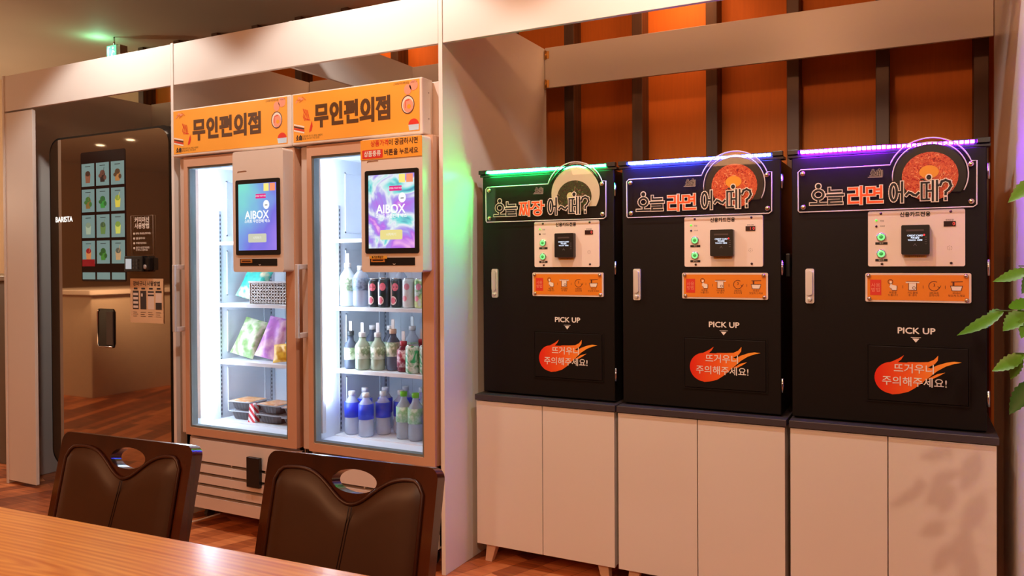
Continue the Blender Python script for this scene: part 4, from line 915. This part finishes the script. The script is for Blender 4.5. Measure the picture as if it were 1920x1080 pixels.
# grip recess
gp = MB(); gp.prism(rrect(-3.745, .768, -3.617, .968, .014), 2.594, 2.598); gp = gp.build('grip_plate', M('grip_black', (10, 9, 9), .15), dg)
ed = [(-3.627, 2.592, .774), (-3.73, 2.592, .772), (-3.742, 2.592, .784), (-3.742, 2.592, .95), (-3.733, 2.592, .962)]
MB().tube(ed, .0042, 8).build('grip_edge', CHROME, gp)
MB().box(-3.668, 2.588, .785, -3.618, 2.594, .955).build('grip_bar', M('grip_grey', (66, 56, 50), .3), gp, bevel=.002)
# card terminal
ct = MB(); ct.box(-3.487, 2.560, 1.158, -3.352, 2.597, 1.236); ct.box(-3.372, 2.570, 1.165, -3.318, 2.597, 1.228)
ct = ct.build('card_terminal', BLK, CM, bevel=.004)
MB().box(-3.474, 2.5585, 1.172, -3.432, 2.560, 1.222).build('terminal_screen', M('lcd', (170, 190, 200), .3, emit=(170, 190, 205), es=.5), ct)
MB().knob(-3.345, 2.570, 1.182, [(.011, 0), (.011, .003), (.008, .004)], 16).build('terminal_dial', M('dial_grey', (170, 160, 155), .3), ct)
kp = MB()
for i in range(3):
    for j in range(2): kp.box(-3.423 + j * .022, 2.558, 1.172 + i * .018, -3.407 + j * .022, 2.560, 1.184 + i * .018)
kp.build('keypad', M('key_grey', (44, 42, 44), .4), ct)
# clear sign
cs = MB().box(-3.474, 2.592, 1.240, -3.312, 2.5945, 1.436).build('clear_notice', ACR, CM)
MB().tube([(-3.474, 2.591, 1.240), (-3.312, 2.591, 1.240), (-3.312, 2.591, 1.436), (-3.474, 2.591, 1.436)], .0011, 5, closed=True).build('notice_edge', M('edge_tan', (200, 175, 150), .4), cs)
WT2 = M('white_print', (236, 228, 215), .5)
text('커피머신\n사용방법', -3.393, 1.398, 2.5912, .030, WT2, cs, bold=.0008)
for q_, s_ in enumerate(('원하는 메뉴를 선택하세요', '컵을 올려주세요', '카드를 투입하세요', '음료가 나오면 꺼내세요\n뜨거우니 조심하세요')):
    text(s_, -3.440, 1.347 - q_ * .024 - (.004 if q_ == 3 else 0), 2.5912, .0115, WT2, cs, align='LEFT', bold=.0002, sx=.9)
    MB().knob(-3.452, 2.5912, 1.347 - q_ * .024, [(.006, 0), (.005, .0004)], 12).build('bullet', WT2, cs)
# paper poster
po = MB().box(-3.489, 2.5945, .905, -3.248, 2.5965, 1.124).build('paper_notice', M('tan_paper', (222, 184, 142), .6), CM)
text('장바구니 사용방법', -3.368, 1.098, 2.5938, .0262, INK, po, bold=.0006)
pp = MB()
for k in range(4):
    x = -3.470 + k * .056
    pp.flat(rrect(x + .008, 1.070, x + .036, 1.079, .003), 2.5940, 0)
    pp.flat([(x, .972), (x + .044, .972), (x + .044, 1.064), (x, 1.064)], 2.5940, 0 if k in (0, 1) else 1)
    if k == 0:
        for j in range(4): pp.flat([(x + .004, .978 + j * .021), (x + .040, .978 + j * .021), (x + .040, .990 + j * .021), (x + .004, .990 + j * .021)], 2.5936, 1)
    if k == 1: pp.flat([(x + .007, 1.035), (x + .018, 1.035), (x + .018, 1.050), (x + .007, 1.050)], 2.5936, 1)
    if k == 2:
        for j in range(2): pp.flat([(x, 1.038 + j * .016), (x + .044, 1.038 + j * .016), (x + .044, 1.046 + j * .016), (x, 1.046 + j * .016)], 2.5936, 0)
    if k == 3: pp.flat([(x, .972), (x + .044, .972), (x + .044, 1.006), (x, 1.006)], 2.5936, 0); pp.flat([(x, 1.054), (x + .044, 1.054), (x + .044, 1.064), (x, 1.064)], 2.5936, 0)
    for j in range(3): pp.stroke([(x + .002, .957 - j * .010), (x + .030 + .008 * ((j + k) % 2), .957 - j * .010)], .002, 2.5940, 0)
pp.build('notice_drawings', [M('dark_print', (46, 34, 30), .6), M('pale_print', (226, 205, 190), .6)], po)
MB().box(-4.235, 2.70, .11, -4.150, 3.28, 1.84).build('side_cover', M('grey_side', (96, 90, 84), .5), CM, bevel=.003)
MB().box(-4.225, 2.72, 0, -4.155, 3.24, .11).build('side_plinth', M('plinth_dark', (34, 26, 22), .6), CM)

# ------------------------------------------------------------------ exit sign
ex = thing('exit_sign', 'small green glowing exit sign under the ceiling above the white partition', 'sign', (-4.62, 3.38, 2.68))
MB().box(-4.70, 3.345, 2.50, -4.60, 3.372, 2.625).build('sign_case', M('exit_case', (190, 190, 180), .4), ex, bevel=.003)
MB().box(-4.695, 3.338, 2.505, -4.612, 3.345, 2.620).build('lit_face', E_('exit_green', (120, 235, 175), 1.4), ex)
MB().box(-4.608, 3.346, 2.505, -4.575, 3.40, 2.620).build('wall_bracket', CHROME, ex)
rn = MB(); rn.stroke([(-4.68, 2.515), (-4.68, 2.61), (-4.665, 2.61)], .006, 3.3372); rn.stroke([(-4.655, 2.525), (-4.645, 2.56), (-4.635, 2.585), (-4.622, 2.575)], .008, 3.3372); rn.stroke([(-4.628, 2.525), (-4.642, 2.558)], .007, 3.3372); rn.flat(circ(-4.635, 2.603, .007), 3.3376)
rn.build('running_figure', E_('exit_white', (235, 255, 245), 2.2), ex)
MB().tube([(-4.65, 3.358, 2.625), (-4.65, 3.358, 2.68)], .006).build('bracket', CHROME, ex)
light('exit_glow', 'POINT', (-4.74, 3.31, 2.60), .9, (.25, 1.0, .55), size=.02)

# ------------------------------------------------------------------ table and chairs
def rotz(o, a): o.rotation_euler = (0, 0, a)
def oak():
    m = bpy.data.materials.new('oak_table_top'); m.use_nodes = True; nt = m.node_tree; b = nt.nodes['Principled BSDF']; L = nt.links.new
    tc = nt.nodes.new('ShaderNodeTexCoord')
    def mp(sc, rot=0, loc=(0, 0, 0)):
        q = nt.nodes.new('ShaderNodeMapping'); q.inputs['Scale'].default_value = sc; q.inputs['Rotation'].default_value = (0, 0, rot); q.inputs['Location'].default_value = loc; L(tc.outputs['Object'], q.inputs[0]); return q.outputs[0]
    n1 = nt.nodes.new('ShaderNodeTexNoise'); n1.inputs['Scale'].default_value = 1; n1.inputs['Detail'].default_value = 7; L(mp((3, 90, 3)), n1.inputs['Vector'])
    w1 = nt.nodes.new('ShaderNodeTexWave'); w1.wave_type = 'RINGS'; w1.rings_direction = 'Z'; w1.inputs['Scale'].default_value = 3.2; w1.inputs['Distortion'].default_value = 2.2; w1.inputs['Detail'].default_value = 3; w1.inputs['Detail Scale'].default_value = 1.2
    L(mp((1.0, 9, 1), 0, (.62, 1.7, 0)), w1.inputs['Vector'])
    a1 = nt.nodes.new('ShaderNodeMath'); a1.operation = 'MULTIPLY'; a1.inputs[1].default_value = .22; L(w1.outputs['Fac'], a1.inputs[0])
    a2 = nt.nodes.new('ShaderNodeMath'); a2.operation = 'MULTIPLY_ADD'; a2.inputs[1].default_value = .8; L(n1.outputs['Fac'], a2.inputs[0]); L(a1.outputs[0], a2.inputs[2])
    cr = nt.nodes.new('ShaderNodeValToRGB'); e = cr.color_ramp.elements; e[0].position = .25; e[0].color = lin((206, 116, 38)); e[1].position = .75; e[1].color = lin((246, 172, 78)); L(a2.outputs[0], cr.inputs[0])
    L(cr.outputs[0], b.inputs['Base Color']); b.inputs['Roughness'].default_value = .33; b.inputs['Coat Weight'].default_value = .5; b.inputs['Coat Roughness'].default_value = .16
    return m
OAK = oak()
YAW = math.radians(3.5)
tb = thing('dining_table', 'oak dining table with a glossy orange-brown top in the foreground', 'table', (-.80, .998, 0))
x_ = -.80; y_ = .998
tt_ = MB().box(x_ - 1.55, y_ - .80, .667, x_ + .35, y_, .70).build('table_top', OAK, tb, bevel=.006, segs=3)
DKW = wood('dark_lacquered_wood', (40, 16, 7), (80, 36, 14), .22, (9, 9, 1.5), coat=.6)
MB().box(x_ - 1.47, y_ - .73, .60, x_ + .27, y_ - .07, .667).build('apron', OAK, tb)
for a in (x_ - 1.46, x_ + .19):
    for b_ in (y_ - .72, y_ - .15): MB().box(a, b_, 0, a + .07, b_ + .07, .60).build('leg', OAK, tb, bevel=.004)
rotz(tb, YAW)
LEA = M('brown_leather', (66, 36, 12), .46, noise=.22, nscale=9, bump=.35)
PIPE = M('leather_piping', (64, 32, 22), .35)
def chair(px, py, label, ang, w_=.41):
    """px,py: front upper left corner of the backrest; top of backrest at z=.80"""
    t = thing('dining_chair', label, 'chair', (px, py, 0), 'brown leather dining chairs')
    H = .43; ztop = .80
    lean = math.radians(-13)
    def place(mb):    # backrest local: x right, z up from the bottom, y thickness
        T = Matrix.Translation((px, py, ztop)) @ Matrix.Rotation(lean, 4, 'X') @ Matrix.Translation((0, 0, -H)); return mb.xf(T)
    outer = rrect(0, 0, w_, H, .022)
    hole = circ(w_ * .54, H - .043, .054, .0235, 28)
    fr = place(MB().holed(outer, [hole], 0, .030)).build('back_frame', DKW, t, bevel=.004, segs=3)
    # pad with a wavy upper edge
    def top(u):
        u_ = (u - .54)
        return H - .024 - .066 * math.exp(-(u_ / .20) ** 2) - .010 * (abs(u_) / .5) ** 3
    n, m = 36, 20; vs = []; xa, xb, zb = .028, w_ - .028, .012
    for i in range(n + 1):
        u = i / n; e = min(u, 1 - u) * (xb - xa); zt = top(u) - (.022 * (1 - min(1, e / .022)) ** 2)
        for j in range(m + 1):
            v = j / m; z = zb + (zt - zb) * v
            d = min(e, (zt - z), (z - zb) + .01) 
            vs.append((xa + (xb - xa) * u, -.014 * min(1, max(0, d) / .035) ** .5 * 1.0 - .0005, z))
    fs = [(i * (m + 1) + j, (i + 1) * (m + 1) + j, (i + 1) * (m + 1) + j + 1, i * (m + 1) + j + 1) for i in range(n) for j in range(m)]
    place(MB().add(vs, fs, 0, True)).build('back_cushion', LEA, t)
    pts = []
    for i in range(n + 1):
        u = i / n; e = min(u, 1 - u) * (xb - xa); pts.append((xa + (xb - xa) * u, -.003, top(u) - (.022 * (1 - min(1, e / .022)) ** 2) + .002))
    loop = [(xa, -.003, zb)] + pts + [(xb, -.003, zb)]
    place(MB().tube(loop, .0042, 6)).build('piping', PIPE, t)
    xc = w_ * .5
    for dx in (0, .006): place(MB().tube([(xc + dx + .022 - .022 * min(1, (1 - k / 10) * 1.6), -.0150, zb + (top(.5) - zb - .004) * k / 10) for k in range(11)], .0011, 5)).build('seam', M('seam_dark', (40, 20, 10), .5), t)
    # posts, seat, legs
    yb = py - (H) * math.sin(-lean)
    se = MB(); se.prism(rrect(0, 0, w_, .40, .04), 0, .06); se.v = [(px + a, yb - .38 + c, .375 + b_) for a, b_, c in se.v]
    se.build('seat', LEA, t, bevel=.012, segs=3)
    fm_ = MB().box(px + .01, yb - .37, .33, px + w_ - .01, yb + .01, .375).build('seat_frame', DKW, t, bevel=.003)
    for a in (0, w_ - .035):
        MB().box(px + a, yb - .002, 0, px + a + .035, yb + .035, .40).build('leg', DKW, t, bevel=.004)
        MB().box(px + a, yb - .375, 0, px + a + .035, yb - .34, .33).build('leg', DKW, t, bevel=.004)
    rotz(t, ang)
    return t
chair(-1.808, 1.163, 'brown leather dining chair on the left, in front of the coffee machine', math.radians(4))
chair(-1.226, 1.240, 'brown leather dining chair on the right, in front of the right refrigerator', math.radians(4.3))

# ------------------------------------------------------------------ plant at the right
PG = thing('potted_plant', 'leafy green plant reaching in from the right edge beside the purple-lit machine', 'plant', (.62, 1.75, 0))
MB().lathe(.62, 1.75, [(.11, 0), (.14, .02), (.17, .30), (.18, .32), (.165, .32), (.15, .29)], 28).build('pot', M('pot_white', (225, 215, 205), .4), PG)
MB().lathe(.62, 1.75, [(.152, .27), (.152, .285)], 28).build('soil', M('soil', (50, 34, 24), .9, noise=.3, nscale=60), PG)
MB().tube([(.62, 1.75, .28), (.60, 1.76, .7), (.63, 1.74, 1.1), (.60, 1.75, 1.45), (.62, 1.74, 1.8)], [.016, .013, .011, .008, .004], 8).build('stem', M('bark', (96, 72, 46), .8), PG)
LEAF = M('glossy_leaf', (92, 152, 36), .35, noise=.25, nscale=25)
LEAFD = M('dark_leaf', (48, 100, 36), .4, noise=.25, nscale=25)
def leaf(mb, base, tip, wd, droop=.15, mi=0):
    b_, t_ = Vector(base), Vector(tip); d = t_ - b_; L_ = d.length; dn = d.normalized(); side = dn.cross(Vector((0, -.75, .65))).normalized(); nrm = side.cross(dn).normalized()
    n = 15; vs = []
    for i in range(n + 1):
        u = i / n; wv_ = wd * (math.sin(math.pi * min(1, u * .97 + .03) ** .8)) * (1 + .22 * (i % 2)); c = b_ + d * u - Vector((0, 0, 1)) * droop * L_ * (u * u - u) * -1
        vs += [c + side * wv_ + nrm * wv_ * .3, c, c - side * wv_ + nrm * wv_ * .3]
    fs = []
    for i in range(n):
        a = i * 3; fs += [(a, a + 3, a + 4, a + 1), (a + 1, a + 4, a + 5, a + 2)]
    mb.add(vs, fs, mi, True)
def frond(p0, p1, leaves, mat=None):
    mb = MB(); P0, P1 = Vector(p0), Vector(p1)
    mb.tube([P0, P0.lerp(P1, .5) + Vector((0, 0, .02)), P1], [.0035, .0025, .0012], 6, 1)
    for base, tip, wd in leaves: leaf(mb, base, tip, wd)
    mb.build('frond', [mat or LEAF, M('twig', (80, 110, 40), .6)], PG)
Yp = 1.75
frond((.62, 1.75, 1.05), (.138, Yp, 1.100), [((.150, Yp, 1.098), (.072, Yp - .03, 1.052), .011), ((.145, Yp, 1.10), (.118, Yp + .04, 1.062), .014), ((.185, Yp, 1.100), (.148, Yp - .02, 1.062), .015), ((.20, Yp, 1.10), (.176, Yp - .03, 1.05), .014), ((.16, Yp, 1.105), (.215, Yp + .02, 1.125), .012), ((.26, Yp, 1.09), (.22, Yp - .05, 1.03), .018)])
frond((.62, 1.75, 1.14), (.175, Yp, 1.185), [((.195, Yp, 1.178), (.133, Yp, 1.155), .012), ((.20, Yp, 1.18), (.185, Yp + .05, 1.13), .012), ((.25, Yp, 1.18), (.22, Yp - .05, 1.12), .018)])
frond((.61, 1.75, 1.35), (.20, Yp, 1.36), [((.205, Yp, 1.352), (.158, Yp, 1.305), .013), ((.24, Yp, 1.355), (.22, Yp - .05, 1.29), .018), ((.28, Yp, 1.36), (.24, Yp + .05, 1.42), .018)])
frond((.62, 1.75, .98), (.17, Yp, 1.02), [((.185, Yp, 1.018), (.132, Yp, .983), .013), ((.18, Yp, 1.02), (.165, Yp + .03, .965), .010), ((.23, Yp, 1.01), (.205, Yp - .04, .95), .018)])
frond((.62, 1.75, .92), (.20, Yp, .975), [((.196, Yp, .972), (.160, Yp, .902), .014), ((.24, Yp, .96), (.22, Yp - .05, .89), .018)], LEAFD)
for z in (.55, .65, .75, .85, 1.25, 1.5, 1.6, 1.7):
    for q_ in range(3):
        a = random.uniform(-1.9, 1.9); L_ = random.uniform(.2, .32) * (.7 if math.cos(a) < -.5 else 1)
        e = (.62 + L_ * math.cos(a), 1.75 + L_ * math.sin(a) * .8, z + random.uniform(.0, .1)); lv = []
        for k in range(5):
            u = .35 + .16 * k; c = Vector((.62, 1.75, z)).lerp(Vector(e), u)
            lv.append((c, c + Vector((random.uniform(-.06, .06), random.uniform(-.06, .06), random.uniform(-.07, .01))), .018))
        frond((.62, 1.75, z), e, lv, random.choice((LEAF, LEAFD)))

# ------------------------------------------------------------------ rest of the room (seen mostly as reflections)
sc_ = thing('side_counter', 'grey stone counter beyond the left end of the white partition', 'counter', (-5.4, 3.1, 0))
STONE = M('grey_stone', (104, 92, 78), .5, noise=.15, nscale=6)
MB().box(-6.2, 2.75, 0, -4.55, 3.45, 1.10).build('counter_body', STONE, sc_, bevel=.004)
MB().box(-6.22, 2.73, 1.10, -4.53, 3.47, 1.13).build('counter_top', M('stone_top', (150, 140, 128), .35), sc_, bevel=.003)
wc = thing('service_counter', 'long white stone service counter seen as a reflection in the coffee machine glass', 'counter', (-6.9, -.6, 0))
MB().box(-7.4, -2.6, .0, -6.5, .75, .92).build('counter_body', M('pale_stone', (205, 186, 160), .5, noise=.05), wc, bevel=.004)
MB().box(-7.44, -2.64, .92, -6.46, .79, .96).build('counter_top', M('pale_top', (228, 214, 196), .3), wc, bevel=.003)
for x, y, lb in ((-9.0, -1.1, 'round downlight reflected at the upper left of the coffee machine glass'), (-8.3, -1.0, 'round downlight reflected at the upper middle of the coffee machine glass'), (-9.8, -1.9, 'round downlight reflected above the drink menu of the coffee machine')):
    cl = thing('ceiling_light', lb, 'light', (x, y, 2.68), 'recessed ceiling downlights')
    MB().lathe(x, y, [(.055, 2.670), (.06, 2.672), (.06, 2.679)], 20).build('trim_ring', WHITE, cl)
    MB().lathe(x, y, [(.045, 2.6695), (.045, 2.6715)], 20).build('lens', E_('downlight_lens', (255, 235, 205), 12), cl)
for x, y, lb in ((-6.3, -1.55, 'slim amber tube pendant lamp, right one of the pair reflected in the machine glass'), (-6.62, -1.6, 'slim amber tube pendant lamp, left one of the pair reflected in the machine glass')):
    pl_ = thing('pendant_lamp', lb, 'lamp', (x, y, 2.68), 'amber pendant lamps')
    MB().tube([(x, y, 2.68), (x, y, 2.2)], .004, 6).build('cord', BLK, pl_)
    MB().lathe(x, y, [(.05, 1.5), (.06, 1.52), (.06, 2.2), (.05, 2.22)], 18).build('shade', E_('amber_shade', (255, 150, 70), 2.2), pl_)
